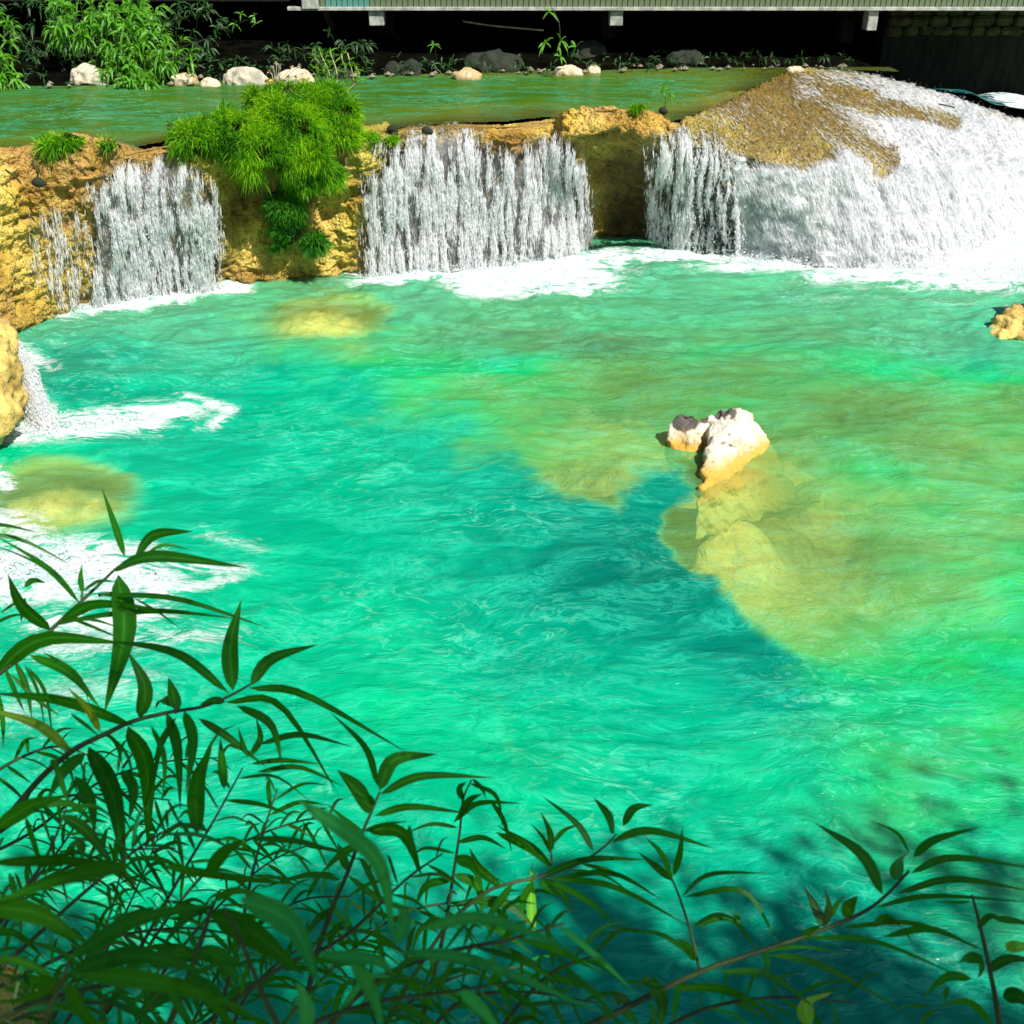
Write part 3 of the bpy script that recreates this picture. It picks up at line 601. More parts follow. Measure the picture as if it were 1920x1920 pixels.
# the small fall that leaves the boulder at the left edge
root = empty("waterfall", tuple(PY(60, 700, 10.7))); tag(root, "small steep spill of white water beside the boulder at the left edge", "waterfall", kind='thing')
nn_ = 9000; a_ = rng.random(nn_); b_ = rng.random(nn_) ** 0.8
lx = np.interp(b_, [0, .3, .7, 1], [14, 30, 45, 52]); rx_ = np.interp(b_, [0, .3, .7, 1], [36, 66, 92, 116]); yy_ = np.interp(b_, [0, 1], [640, 812])
ctr = 0.5 + 0.5 * np.sign(rng.random(nn_) - .35) * np.abs(rng.normal(scale=.45, size=nn_)); ctr = np.clip(ctr, 0, 1)
pp_ = np.array([PY(l + (r - l) * c_, y, 10.85 - 0.35 * b - 0.12 * math.sin(3.1 * c_)) for l, r, c_, y, b in zip(lx, rx_, ctr, yy_, b_)]) + rng.normal(scale=0.015, size=(nn_, 3))
pp_ = pp_[pp_[:, 2] > 0.0]; fl_ = np.tile(np.array([0.35, -0.25, -0.9]), (len(pp_), 1)) + rng.normal(scale=.15, size=(len(pp_), 3))
v, F = spindle_batch(pp_, fl_, rng.gamma(2, 0.018, len(pp_)) + 0.012, rng.gamma(3.0, 0.0026, len(pp_)) + 0.003)
d = mesh_from("water_drops", v, F, M_white, smooth=False); put(d, root); d['kind'] = 'stuff'
# splash along the foot of the falls
fm_w = (np.clip(FOAM - 0.75, 0, 1) ** 1.2 * (np.gradient(WY, axis=0) * np.gradient(WX, axis=1))).ravel(); fm_w /= fm_w.sum()
ns = 22000; ii = rng.choice(fm_w.size, size=ns, p=fm_w)
sp_ = np.stack([WX.ravel()[ii], WY.ravel()[ii], np.abs(rng.normal(scale=0.055, size=ns)) + 0.02], -1) + rng.normal(scale=(0.05, 0.05, 0.0), size=(ns, 3))
v, F = spindle_batch(sp_, rng.normal(size=(ns, 3)), rng.gamma(2, 0.009, ns) + 0.008, rng.gamma(2, 0.006, ns) + 0.006)
tag(mesh_from("spray", v, F, M_white, smooth=False), "white spray leaping where the falls strike the pool", "spray", kind='stuff')

# ------------------------------------------------------------------ rocks
def blob_rock(name, blobs, mat, vox=0.04, amps=((1.5, 0.10), (5, 0.04), (16, 0.012)), seed=1, hulls=()):
    bm = bmesh.new()
    for h in hulls:
        hv = [bm.verts.new(Vector(p)) for p in h]; r_ = bmesh.ops.convex_hull(bm, input=hv)
        bmesh.ops.delete(bm, geom=[g for g in r_['geom_interior'] if isinstance(g, bmesh.types.BMVert)], context='VERTS')
    for (c, r) in blobs:
        r = r if hasattr(r, '__len__') else (r, r, r)
        bmesh.ops.create_icosphere(bm, subdivisions=3, radius=1.0, matrix=Matrix.Translation(Vector(c)) @ Matrix.Diagonal((*r, 1)))
    me = bpy.data.meshes.new(name); bm.to_mesh(me); bm.free()
    o = bpy.data.objects.new(name, me); C.objects.link(o)
    md = o.modifiers.new("r", 'REMESH'); md.mode = 'VOXEL'; md.voxel_size = vox
    dg = bpy.context.evaluated_depsgraph_get(); m2 = bpy.data.meshes.new_from_object(o.evaluated_get(dg)); o.modifiers.clear()
    o.data = m2; m2.name = name; bpy.data.meshes.remove(me)
    n = len(m2.vertices); co = np.zeros(n * 3); m2.vertices.foreach_get('co', co); co = co.reshape(-1, 3)
    no = np.zeros(n * 3); m2.vertices.foreach_get('normal', no); no = no.reshape(-1, 3)
    # smooth the seams between the lumps
    ed = np.zeros(len(m2.edges) * 2, dtype=np.int32); m2.edges.foreach_get('vertices', ed); ed = ed.reshape(-1, 2)
    for _ in range(3 if hulls else 5):
        acc = np.zeros_like(co); cnt = np.zeros(n)
        np.add.at(acc, ed[:, 0], co[ed[:, 1]]); np.add.at(acc, ed[:, 1], co[ed[:, 0]]); np.add.at(cnt, ed[:, 0], 1); np.add.at(cnt, ed[:, 1], 1)
        co = co * 0.4 + 0.6 * acc / np.maximum(cnt, 1)[:, None]
    if hulls:                                # the drowned foot is ragged
        co = co + no * (0.10 * fbm(co * 4.5, 4, seed + 300) * sstep(0.0, -0.15, co[:, 2]))[:, None]
    for k_, (fr, am) in enumerate(amps):
        nn = fbm(co * fr, 3, seed * 10 + k_) if k_ else -np.abs(fbm(co * fr, 3, seed * 10)) * 1.3 + 0.3
        co = co + no * (am * nn)[:, None]
    m2.vertices.foreach_set('co', co.astype(np.float32).ravel()); m2.materials.clear(); m2.materials.append(mat)
    m2.polygons.foreach_set('use_smooth', np.ones(len(m2.polygons), dtype=bool)); m2.update()
    return o
def at(px, py, z, dx=0, dy=0, dz=0): return tuple(P(px, py, z) + np.array([dx, dy, dz]))
q = P(1400, 900, 0)
hulls = [[(1336, 782, 10.1), (1352, 770, 10.15), (1376, 764, 10.1), (1404, 770, 10.05), (1428, 800, 10.0), (1434, 820, 9.98), (1436, 848, 9.87), (1385, 888, 9.42), (1312, 916, 9.08), (1314, 896, 9.22), (1336, 850, 9.6), (1342, 806, 9.85), (1352, 800, 10.35), (1420, 830, 10.3)],
         [(1258, 786, 10.1), (1274, 771, 10.1), (1304, 774, 10.1), (1318, 800, 10.0), (1306, 840, 9.88), (1302, 872, 9.72), (1268, 856, 9.85), (1250, 832, 10.0), (1252, 806, 10.05), (1280, 800, 10.35)],
         [(1292, 800, 10.08), (1318, 792, 10.06), (1334, 778, 10.08), (1352, 786, 10.08), (1348, 850, 9.92), (1298, 850, 9.95), (1322, 876, 9.82), (1325, 800, 10.5)],
         [(1352, 780, 10.05), (1384, 764, 10.1), (1392, 784, 10.2), (1360, 790, 10.3)]]
o = blob_rock("boulder", [(PY(1385, 850, 9.95) + (0, 0, -0.25), (.20, .2, .2))], M_pale, 0.016, ((4.0, 0.045), (10, 0.036), (30, 0.012)), 3, hulls=[[PY(*p) for p in h] + [PY(*p) * (1, 1, 0) + ((0.12 + 0.45 * (PY(*p)[0] - 2.15), -0.20, -0.45) if hi_ == 0 else (0.1, 0.15, -0.5)) for p in h] for hi_, h in enumerate(hulls)])
tag(o, "pale forked limestone boulder standing in the middle of the pool", "boulder")
# rocks at the frame edges
q = P(0, 800, 0.35)
o = blob_rock("boulder", [(q + (-0.75, 0.55, 0.35), (0.75, 0.8, 0.42)), (q + (-0.35, 0.20, 0.12), (0.42, 0.45, 0.34)), (q + (-0.30, 0.75, 0.52), (0.26, 0.34, 0.22)), (q + (-0.9, 0.0, -0.25), (0.7, 0.5, 0.45)), (q + (-0.45, 0.65, 0.1), (0.42, 0.5, 0.4))],
              M_orock, 0.03, ((1.8, 0.16), (5, 0.11), (15, 0.04)), 5)
tag(o, "overhanging ochre boulder at the left edge of the pool", "boulder")
q = P(1905, 640, 0.0)
o = blob_rock("boulder", [(q + (0.35, 0.35, 0.05), (0.50, 0.34, 0.26)), (q + (0.66, 0.55, 0.40), (0.34, 0.30, 0.34)), (q + (-0.08, 0.22, 0.0), (0.30, 0.22, 0.13)), (q + (0.3, 0.3, -0.35), (0.7, 0.45, 0.4))],
              M_orock, 0.03, ((2.5, 0.14), (7, 0.08), (20, 0.03)), 6)
tag(o, "ochre boulder at the right edge of the pool", "boulder")
for (x, y, rx, ryy, top, lab, sd) in [(612, 588, 1.12, 1.15, -0.24, "drowned yellow boulder just under the surface below the grassy mound", 8), (105, 925, 0.90, 0.80, -0.36, "drowned green boulder under the water by the left edge", 9)]:
    c = P(x, y + 6, top) + np.array([0, 0.30, -0.42])
    o = blob_rock("boulder", [(c, (rx, ryy, 0.42)), (c + (0.35 * rx, 0.2, -0.05), (rx * .8, ryy * .7, 0.38)), (c + (-0.5 * rx, -0.3 * ryy, -0.1), (rx * .6, ryy * .6, 0.34)), (c + (0, 0, -1.2), (rx * .9, ryy * .9, 1.2))], M_sunk, 0.06, ((1.8, 0.13), (4, 0.09), (12, 0.035)), sd)
    tag(o, lab, "boulder")
# stones along the far shore: px, py(waterline), half width px, height px, material, label
shore = [
 (165, 160, 33, 28, M_bankrock, "grey rounded stone under the big bright shrub"), (341, 160, 24, 17, M_shore, "flat cream stone, first right of the bright shrub"),
 (391, 163, 17, 12, M_shore, "small cream stone between two larger shore stones"), (455, 160, 38, 24, M_bankrock, "long grey hump of rock on the far shore"),
 (550, 158, 32, 20, M_shore, "cream stone beside the thin twiggy shrub"), (502, 158, 12, 10, M_orock, "small ochre stone wedged beside the grey hump"),
 (735, 142, 16, 22, M_darkrock, "upright shaded stone, left of a pair under the walkway"), (768, 142, 20, 24, M_darkrock, "rounded shaded stone, right of a pair under the walkway"),
 (874, 150, 25, 16, M_shore, "low sunlit stone with its tip in the far water"), (925, 136, 50, 28, M_darkrock, "wide slab in the shade behind the sunlit stone"),
 (1066, 142, 26, 13, M_shore, "low sunlit stone below the hanging sprig"), (1113, 137, 13, 13, M_shore, "small bright stone at the end of the sunlit row"),
 (1105, 122, 34, 34, M_darkrock, "leaning slab in the shade behind the hanging sprig"), (1290, 125, 36, 22, M_darkrock, "shaded slab right of the hanging sprig"),
 (1492, 138, 16, 10, M_shore, "pale knob of rock at the crest of the cascade"), (640, 148, 26, 12, M_darkrock, "low shaded stone behind the twiggy shrub")]
for i, (x, y, hw, hh, mt, lab) in enumerate(shore):
    c = P(x, y, HW); s = np.linalg.norm(c - CAM) / FPX * 1.02; a = hw * s; h = hh * s
    o = blob_rock("shore_stone", [(c + (0, a * .6, h * .1), (a, a * .7, h * .95)), (c + (a * .4, a * .5, 0), (a * .55, a * .6, h * .75)), (c + (-a * .35, a * .7, h * .2), (a * .5, a * .5, h * .7))],
                  mt, max(0.02, a / 14), ((2.2 / a * .4, 0.30 * a), (2.0 / a, 0.13 * a), (6 / a, 0.04 * a)), 20 + i)
    tag(o, lab, "stone", "stones along the far shore")
# little dark stones and sticks left on the terrace lip
for i, (x, y, lab) in enumerate([(1243, 210, "small dark stone perched on the bare pillar's right edge"), (735, 245, "small dark stone on the lip left of the main curtain"), (800, 248, "tiny dark stone on the lip above the main curtain"), (72, 345, "small dark stone lodged in a crack on the left rock")]):
    c = P(x, y, 2.03) if i < 3 else PY(x, y, 13.2)
    o = blob_rock("pebble", [(c + (0, 0, 0.02), (0.07, 0.06, 0.06)), (c + (0.04, 0.02, 0.0), (0.05, 0.05, 0.04))], M_darkrock, 0.014, ((8, 0.02), (20, 0.006)), 50 + i)
    tag(o, lab, "stone", "loose dark stones on the terrace")

# ------------------------------------------------------------------ far bank, walkway, retaining wall
M_deck = mat_plain("weathered_shaded_boards", (0.10, 0.13, 0.07), 0.85, 0.45, 5, 0.4, 0.2, 0.01, (1, 1, 0.2))  # tree shade over the boards is worked into this dark tone
M_teal = mat_plain("teal_boards", (0.07, 0.20, 0.16), 0.8, 0.35, 5, 0.4, 0.2, 0.01, (1, 1, 0.2))
M_conc = mat_plain("pale_concrete", (0.30, 0.31, 0.27), 0.9, 0.3, 7, 0.3, 0.2)
M_dconc = mat_plain("stained_shaded_concrete", (0.008, 0.009, 0.005), 0.9, 0.5, 4, 0.4, 0.2, 0.03, (3, 3, 0.5))  # concrete darkened to hold the shade under the walkway
M_wstone = mat_plain("mossy_shaded_stone", (0.04, 0.044, 0.018), 0.9, 0.45, 6, 0.6, 0.2, 0.04)  # wall stone dimmed: its deep shade is put into the colour
M_twig = mat_plain("dry_twig", (0.42, 0.36, 0.24), 0.9, 0.3, 9, 0.3, 0.2)
def box_mesh(name, lo, hi, mat, bev=0.0, parent=None, jit=0.0):
    bm = bmesh.new(); lo = Vector(lo); hi = Vector(hi); c = (lo + hi) / 2; s = hi - lo
    bmesh.ops.create_cube(bm, size=1, matrix=Matrix.Translation(c) @ Matrix.Diagonal((*s, 1)))
    if jit:
        for v in bm.verts: v.co += Vector((random.uniform(-jit, jit), 0, random.uniform(-jit, jit)))
    if bev: bmesh.ops.bevel(bm, geom=bm.edges[:], offset=bev, segments=2 if jit else 1, affect='EDGES')
    me = bpy.data.meshes.new(name); bm.to_mesh(me); bm.free(); me.materials.append(mat)
    o = bpy.data.objects.new(name, me); C.objects.link(o)
    if parent: put(o, parent)
    return o
kx, ky = np.meshgrid(np.linspace(-18, 18, 260), np.linspace(18.4, 28, 110))
ysh = np.interp(kx, [-10, -6, -4, 0, 5], [18.9, 19.2, 19.9, 20.6, 21.2])
kz = 1.45 + 0.62 * sstep(-0.2, 0.7, ky - ysh) + 0.14 * np.clip(ky - ysh - 0.7, 0, 6) + 0.10 * fbm(np.stack([kx * 1.5, ky * 1.5, 0 * kx], -1), 4, 140)
kz = kz - 2.2 * sstep(6.4, 9.0, kx) * sstep(27, 24, ky)
tag(mesh_from("far_bank", np.stack([kx, ky, kz], -1).reshape(-1, 3), grid_faces(110, 260), M_shade_soil), "earth bank under the walkway, toned near black for shade", kind='structure')
YB = 21.5; walk = empty("walkway", (0, YB, 3.0)); tag(walk, "raised timber walkway along the far bank at the top", "walkway")
zb = P(960, 18, 0); zbot = PY(960, 14, YB)[2]; xl = PY(570, 10, YB)[0]
board = None; x = xl; i = 0
while x < 13.5:
    wd = 0.098
    if board is None:
        board = box_mesh("plank", (0, -0.018, 0), (0.086, 0.018, 0.62), M_deck, 0.004); board.data.name = "plank"; o = board
    else: o = board.copy(); C.objects.link(o)
    o.parent = walk; o.location = (x, random.uniform(-.006, .006), zbot - 3.0 + random.uniform(-.008, .008)); o.rotation_euler = (0, random.uniform(-.006, .006), 0)
    if 3 < i < 12:
        if i == 4: tb = board.data.copy(); tb.materials[0] = M_teal
        o.data = tb
    x += wd; i += 1
box_mesh("edge_beam", (xl - 0.3, YB - 0.05, zbot - 0.05), (14, YB + 0.10, zbot + 0.012), M_conc, 0.008, walk)
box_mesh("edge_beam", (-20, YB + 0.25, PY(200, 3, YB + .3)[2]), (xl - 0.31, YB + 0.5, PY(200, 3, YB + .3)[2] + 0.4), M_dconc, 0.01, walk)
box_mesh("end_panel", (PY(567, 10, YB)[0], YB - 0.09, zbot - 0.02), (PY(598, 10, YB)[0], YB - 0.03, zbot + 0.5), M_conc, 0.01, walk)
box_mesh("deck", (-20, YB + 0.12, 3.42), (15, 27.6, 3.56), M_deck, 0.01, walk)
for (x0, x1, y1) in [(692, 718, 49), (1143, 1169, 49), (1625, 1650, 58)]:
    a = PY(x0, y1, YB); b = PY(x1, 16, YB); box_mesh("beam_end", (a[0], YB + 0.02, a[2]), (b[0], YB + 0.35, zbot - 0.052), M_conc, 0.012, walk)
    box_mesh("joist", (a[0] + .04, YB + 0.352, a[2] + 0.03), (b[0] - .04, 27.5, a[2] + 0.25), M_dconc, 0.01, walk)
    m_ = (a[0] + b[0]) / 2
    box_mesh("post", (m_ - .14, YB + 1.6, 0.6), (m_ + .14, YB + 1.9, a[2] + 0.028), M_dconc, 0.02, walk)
v, f = tube([PY(607, 16, YB + .2), PY(622, 52, YB + .9)], 0.07, 4); put(mesh_from("strut", v, f, M_wstone, smooth=False), walk)
v, f = tube([PY(720, 50, YB + .5), PY(745, 70, YB + 1.6)], 0.05, 4); put(mesh_from("strut", v, f, M_dconc, smooth=False), walk)
# handrail along the deck edge, above the frame
for i in range(12):
    xx = xl + 0.3 + i * 1.5; box_mesh("railing_post", (xx, YB + .14, 3.565), (xx + .08, YB + .22, 4.5), M_deck, 0.006, walk)
box_mesh("handrail", (xl, YB + .12, 4.503), (14, YB + .24, 4.56), M_deck, 0.008, walk)
# back wall closing the space beneath
tag(box_mesh("retaining_wall", (-20, 27.3, -1), (15, 27.9, 3.41), M_shade_soil), "wall, toned near black for shade, closing the space behind the walkway", "wall")
sw = empty("stone_wall", (9.5, 22.6, 2.2)); tag(sw, "mossy rubble stone wall, toned dark for shade, under the walkway at the upper right", "stone wall")
box_mesh("mortar", (PY(1662, 40, 22.6)[0], 22.64, 0.2), (14, 23.1, 3.40), M_dconc, 0.02, sw)
xa = PY(1662, 40, 22.6)[0]; row_z = [PY(1700, 68, 22.6)[2], PY(1700, 50, 22.6)[2], PY(1700, 30, 22.6)[2], 3.05, 3.28]
for r in range(4):
    x = xa + random.uniform(0, .1)
    while x < 13.8:
        wd = random.uniform(.24, .46); z0, z1 = row_z[r] + .012, row_z[r + 1] - .012
        o = box_mesh("stone", (x, 22.56, z0), (x + wd - .03, 22.70, z1), M_wstone, 0.035, sw, 0.022); x += wd
# shore side forest that stands beyond the walkway (above the frame, seen in the reflections)
M_wood = mat_plain("wooded_hill", (0.035, 0.075, 0.018), 0.9, 0.7, 1.3, 1.0, 0.1, 0.8)
hx, hy = np.meshgrid(np.linspace(-60, 60, 240), np.linspace(28.5, 75, 100))
hz = 1.5 + 0.42 * (hy - 28) + 2.6 * np.abs(fbm(np.stack([hx * .22, hy * .22, 0 * hx], -1), 4, 150)) * 2 + 0.8 * fbm(np.stack([hx * 1.1, hy * 1.1, 0 * hx], -1), 3, 151) + 2.0 * sstep(28.5, 31, hy)
tag(mesh_from("wooded_hill", np.stack([hx, hy, hz], -1).reshape(-1, 3), grid_faces(100, 240), M_wood), "wooded hillside rising beyond the walkway", kind='structure')
# ground sheet far out
gx, gy = np.meshgrid(np.linspace(-150, 150, 60), np.linspace(-120, 160, 60)); gz = np.full(gx.shape, -5.8)
tag(mesh_from("ground", np.stack([gx, gy, gz], -1).reshape(-1, 3), grid_faces(60, 60), M_bank), "earth ground around the pools", kind='structure')
# near bank
nx, ny = np.meshgrid(np.linspace(-9, 12, 300), np.linspace(-9, 5.8, 220))
nsh = np.interp(nx, [-9, -4, -2.9, -2.07, -1.2, 0, 12], [6.0, 5.0, 4.15, 3.45, 2.6, 2.2, 2.2])
dd = nsh - ny; q_ = np.stack([nx, ny, 0 * nx], -1)
nz = np.where(dd > 0, 0.95 * dd, 1.3 * dd) + 0.22 * fbm(q_ * 1.6, 4, 160) - 0.12 * np.abs(fbm(q_ * 6, 3, 161)) - 0.05
nz = np.minimum(nz, 3.25 + 0.05 * fbm(q_ * 2, 3, 162)); nz = np.maximum(nz, -3)
tag(mesh_from("near_bank", np.stack([nx, ny, nz], -1).reshape(-1, 3), grid_faces(220, 300), M_tufa, attrs={'wet': 0.25 + 0 * nx, 'moss': 0.3 + 0 * nx}), "rocky near bank below the viewpoint", kind='structure')

# ------------------------------------------------------------------ plants
M_leafdark = mat_leaf("foreground_leaf", (0.012, 0.095, 0.002), (0.018, 0.28, 0.003), 0.45, 0.45, 0.75, 0.2)
M_leafyel = mat_leaf("yellow_green_leaf", (0.12, 0.20, 0.01), (0.25, 0.42, 0.02), 0.4, 0.45, 0.3)
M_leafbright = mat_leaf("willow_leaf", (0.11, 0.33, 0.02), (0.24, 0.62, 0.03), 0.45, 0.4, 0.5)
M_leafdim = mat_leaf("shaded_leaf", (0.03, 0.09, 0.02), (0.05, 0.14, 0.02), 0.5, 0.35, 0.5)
M_leafpale = mat_leaf("pale_leaf", (0.02, 0.24, 0.05), (0.03, 0.50, 0.08), 0.5, 0.42, 0.35, 0.25)
def mat_grass(name, a, b, c2):
    m, t = new_mat(name); k = N(t); n = k.noise(2.6, 3, 0.6, k.coord()); isl = k.n("ShaderNodeNewGeometry").outputs['Random Per Island']
    f = k.math('ADD', k.math('MULTIPLY', n, 0.75), k.math('MULTIPLY', isl, 0.30))
    c = k.ramp(f, [(0.34, a), (0.52, b), (0.72, c2)])
    p = k.prin(c, 0.55, None, 0.2); tr = k.n("ShaderNodeBsdfTranslucent"); k.l(k.mix(1.0, c, (1.5, 1.5, 1.0), 'MULTIPLY'), tr.inputs[0])
    mx = k.n("ShaderNodeMixShader"); mx.inputs[0].default_value = 0.42; k.l(p, mx.inputs[1]); k.l(tr.outputs[0], mx.inputs[2]); k.out(mx.outputs[0]); return m
M_grass = mat_grass("fine_grass", (0.02, 0.11, 0.008), (0.11, 0.36, 0.004), (0.32, 0.52, 0.008))
M_grassd = mat_grass("green_grass", (0.008, 0.07, 0.008), (0.04, 0.22, 0.012), (0.14, 0.36, 0.02))
M_core = mat_plain("peat_core", (0.03, 0.045, 0.01), 0.95, 0.5, 12, 0.5, 0.1, 0.03)
M_stem = mat_plain("dark_stem", (0.025, 0.05, 0.012), 0.6, 0.4, 20, 0.2, 0.3)
M_flower = mat_plain("dry_flower", (0.55, 0.38, 0.30), 0.8, 0.3, 20, 0.3, 0.1)

def leaf_geo(pts, nrm, width, seg=8, fold=0.12, curl=0.0):
    """ribbon leaf: midrib through pts, lanceolate width, folded a little along the midrib"""
    path = smooth_path(pts, seg); vs = []; fs = []
    for i, p in enumerate(path):
        t = i / seg; a = path[max(i - 1, 0)]; b = path[min(i + 1, seg)]; T = b - a; T /= np.linalg.norm(T) + 1e-9
        W = np.cross(T, nrm); W /= np.linalg.norm(W) + 1e-9; Nn = np.cross(W, T)
        prof = (math.sin(math.pi * min(1, t ** 0.72 * 1.0)) ** 0.85) * (1 - 0.25 * t) if 0 < t < 1 else 0.03
        hw = width / 2 * max(prof, 0.03) * 1.08
        vs += [p - W * hw + Nn * hw * fold, p, p + W * hw + Nn * hw * fold]
        if i < seg:
            j = i * 3; fs += [(j, j + 1, j + 4, j + 3), (j + 1, j + 2, j + 5, j + 4)]
    return vs, fs
def rosette_geo(c, out, n, L, w, droop=0.5, seg=4):
    V = []; F = []; out = np.array(out, float); out /= np.linalg.norm(out) + 1e-9
    for k in range(n):
        d = out * random.uniform(0.3, 0.9) + rng.normal(size=3) * 0.75; d[2] -= 0.1; d /= np.linalg.norm(d)
        l = L * random.uniform(0.65, 1.15); p0 = np.array(c); p1 = p0 + d * l * .5; p2 = p0 + d * l * .95 + np.array([0, 0, -droop * l * random.uniform(.4, 1.2)])
        n_ = rng.normal(size=3) * 0.5 + np.array([0.2, -0.3, 0.9]); vs, fs = leaf_geo([p0, p1, p2], n_, w * random.uniform(.8, 1.2), seg)
        b = len(V); V += vs; F += [tuple(b + q for q in f) for f in fs]
    return V, F
def shrub(name, label, base, clumps, mat, L, w, nper, group=None, stems=7):
    root = empty(name, tuple(base)); tag(root, label, "shrub", group)
    V = []; F = []; heads = []
    for (c, r, n) in clumps:
        c = np.array(c)
        for k in range(n):
            d = rng.normal(size=3); d /= np.linalg.norm(d); d[1] = -abs(d[1]) * 0.9 if random.random() < .7 else d[1]
            p = c + d * np.array(r) * random.uniform(0.45, 1.05) ** 0.6; heads.append(p)
            vs, fs = rosette_geo(p, d + np.array([0, -.3, .2]), nper, L, w, 0.45); b = len(V); V += vs; F += [tuple(b + q for q in f) for f in fs]
    put(mesh_from("foliage", V, F, mat), root)
    SV = []; SF = []
    for k in range(min(len(heads), stems * 4)):
        h = heads[random.randrange(len(heads))]; m_ = (np.array(base) + h) / 2 + rng.normal(size=3) * 0.12 + np.array([0, 0.05, 0.15])
        vs, fs = tube(smooth_path([np.array(base) + rng.normal(size=3) * np.array([.1, .05, 0]), m_, h], 8), [0.016 - 0.0013 * i for i in range(9)], 4)
        b = len(SV); SV += vs; SF += [tuple(b + q for q in f) for f in fs]
    put(mesh_from("stems", SV, SF, M_stem), root); return root
A = lambda x, y, Y: PY(x, y, Y)
shrub("shrub", "big bright narrow-leaved shrub overhanging the far shore at the upper left", A(190, 165, 19.9),
      [(A(190, 20, 20.2), (.85, .4, .40), 60), (A(150, 55, 20.1), (.5, .4, .30), 26), (A(250, 75, 20.0), (.75, .4, .45), 62), (A(300, 105, 19.8), (.55, .35, .32), 34), (A(245, 135, 19.6), (.35, .3, .25), 18), (A(215, 120, 19.9), (.35, .3, .3), 12), (A(240, 20, 20.4), (.6, .3, .3), 22), (A(262, 155, 19.35), (.42, .18, .07), 12)], M_leafbright, 0.24, 0.040, 7)
shrub("shrub", "bright drooping shrub at the left edge of the far shore", A(0, 170, 19.4),
      [(A(-10, 60, 19.6), (.35, .35, .38), 22), (A(5, 130, 19.4), (.30, .3, .34), 22), (A(22, 155, 19.25), (.16, .15, .12), 7), (A(-70, 90, 19.6), (.5, .4, .8), 24)], M_leafbright, 0.24, 0.038, 7)
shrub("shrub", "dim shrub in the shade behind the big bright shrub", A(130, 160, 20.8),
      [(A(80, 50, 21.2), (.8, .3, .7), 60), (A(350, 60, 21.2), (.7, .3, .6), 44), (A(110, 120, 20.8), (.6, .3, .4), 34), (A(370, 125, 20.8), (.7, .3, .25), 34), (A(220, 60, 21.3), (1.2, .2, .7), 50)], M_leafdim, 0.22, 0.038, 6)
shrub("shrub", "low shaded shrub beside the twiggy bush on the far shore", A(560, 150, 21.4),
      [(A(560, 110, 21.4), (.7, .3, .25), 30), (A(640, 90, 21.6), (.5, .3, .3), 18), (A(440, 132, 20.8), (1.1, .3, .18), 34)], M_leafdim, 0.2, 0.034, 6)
# sprigs whose leaves can be told apart
def sprig(name, label, stem_pts, heads, mat, L, w, n=6, cat="plant", rad=0.008):
    root = empty(name, tuple(stem_pts[0])); tag(root, label, cat)
    v, f = tube(smooth_path(stem_pts, 12), [rad * (1 - .06 * i) for i in range(13)], 5); put(mesh_from("stem", v, f, M_stem), root)
    for h in heads:
        for k in range(n):
            d = np.array([random.uniform(-1, 1), random.uniform(-.6, .2), random.uniform(-.9, .9)]); d /= np.linalg.norm(d); l = L * random.uniform(.7, 1.15)
            vs, fs = leaf_geo([np.array(h), np.array(h) + d * l * .5, np.array(h) + d * l * .95 + np.array([0, 0, -.25 * l])], rng.normal(size=3) * .4 + np.array([.1, -.6, .7]), w, 5)
            put(mesh_from("leaf", vs, fs, mat), root)
    return root
sprig("hanging_branch", "leafy branch hanging down in front of the dark walkway", [A(1045, -60, 20.6), A(1030, 0, 20.6), A(1048, 40, 20.5), A(1050, 80, 20.4), A(1052, 105, 20.4)],
      [A(1030, 22, 20.5), A(1022, 80, 20.4), A(1052, 76, 20.4), A(1080, 88, 20.4), A(1052, 106, 20.3)], M_leafbright, 0.20, 0.032, 6, "branch")
sprig("sprig", "tiny lone sprig in the dark under the walkway", [A(818, 110, 21.4), A(815, 84, 21.3)], [A(814, 84, 21.3)], M_leafbright, 0.14, 0.024, 6)
sprig("sprig", "dim sprig high in the dark beside the big bright shrub", [A(430, 60, 21.9), A(455, 40, 21.8), A(480, 36, 21.8)], [A(452, 26, 21.8), A(478, 30, 21.8), A(482, 44, 21.8), A(440, 44, 21.8)], M_leafbright, 0.15, 0.026, 5)
sprig("sprig", "small yellow green sprig growing out of the upper water near the pillar", [A(1247, 205, 16.4), A(1248, 186, 16.4), A(1250, 172, 16.4)], [A(1242, 172, 16.4), A(1252, 166, 16.4), A(1256, 176, 16.4)], M_grass, 0.11, 0.020, 6)
# twiggy bush in front of the far shore
root = empty("twiggy_bush", tuple(A(620, 170, 16.6))); tag(root, "thin bush with looping pale twigs above the grassy mound", "bush")
V = []; F = []; LV = []; LF = []
for (x0, y0, x1, y1, x2, y2) in [(622, 185, 612, 140, 585, 100), (624, 185, 618, 140, 600, 98), (626, 185, 632, 140, 618, 96), (626, 186, 650, 150, 640, 105), (628, 186, 662, 160, 652, 100), (630, 186, 672, 150, 668, 125), (622, 186, 600, 150, 592, 125)]:
    pts = smooth_path([A(x0, y0, 16.5), A(x1, y1, 16.5 + random.uniform(-.2, .2)), A(x2, y2, 16.5)], 10)
    vs, fs = tube(pts, 0.007, 4); b = len(V); V += vs; F += [tuple(b + q for q in f) for f in fs]
    for p in pts[4:]:
        vs, fs = rosette_geo(p, (random.uniform(-1, 1), -.3, .6), 4, 0.13, 0.020, 0.1, 3); b = len(LV); LV += vs; LF += [tuple(b + q for q in f) for f in fs]
put(mesh_from("twigs", V, F, M_twig), root); put(mesh_from("foliage", LV, LF, M_grass), root)
root = empty("dry_flower_stems", tuple(A(520, 150, 20.0))); tag(root, "cluster of dry pinkish flower heads between the shore stones", "plant")
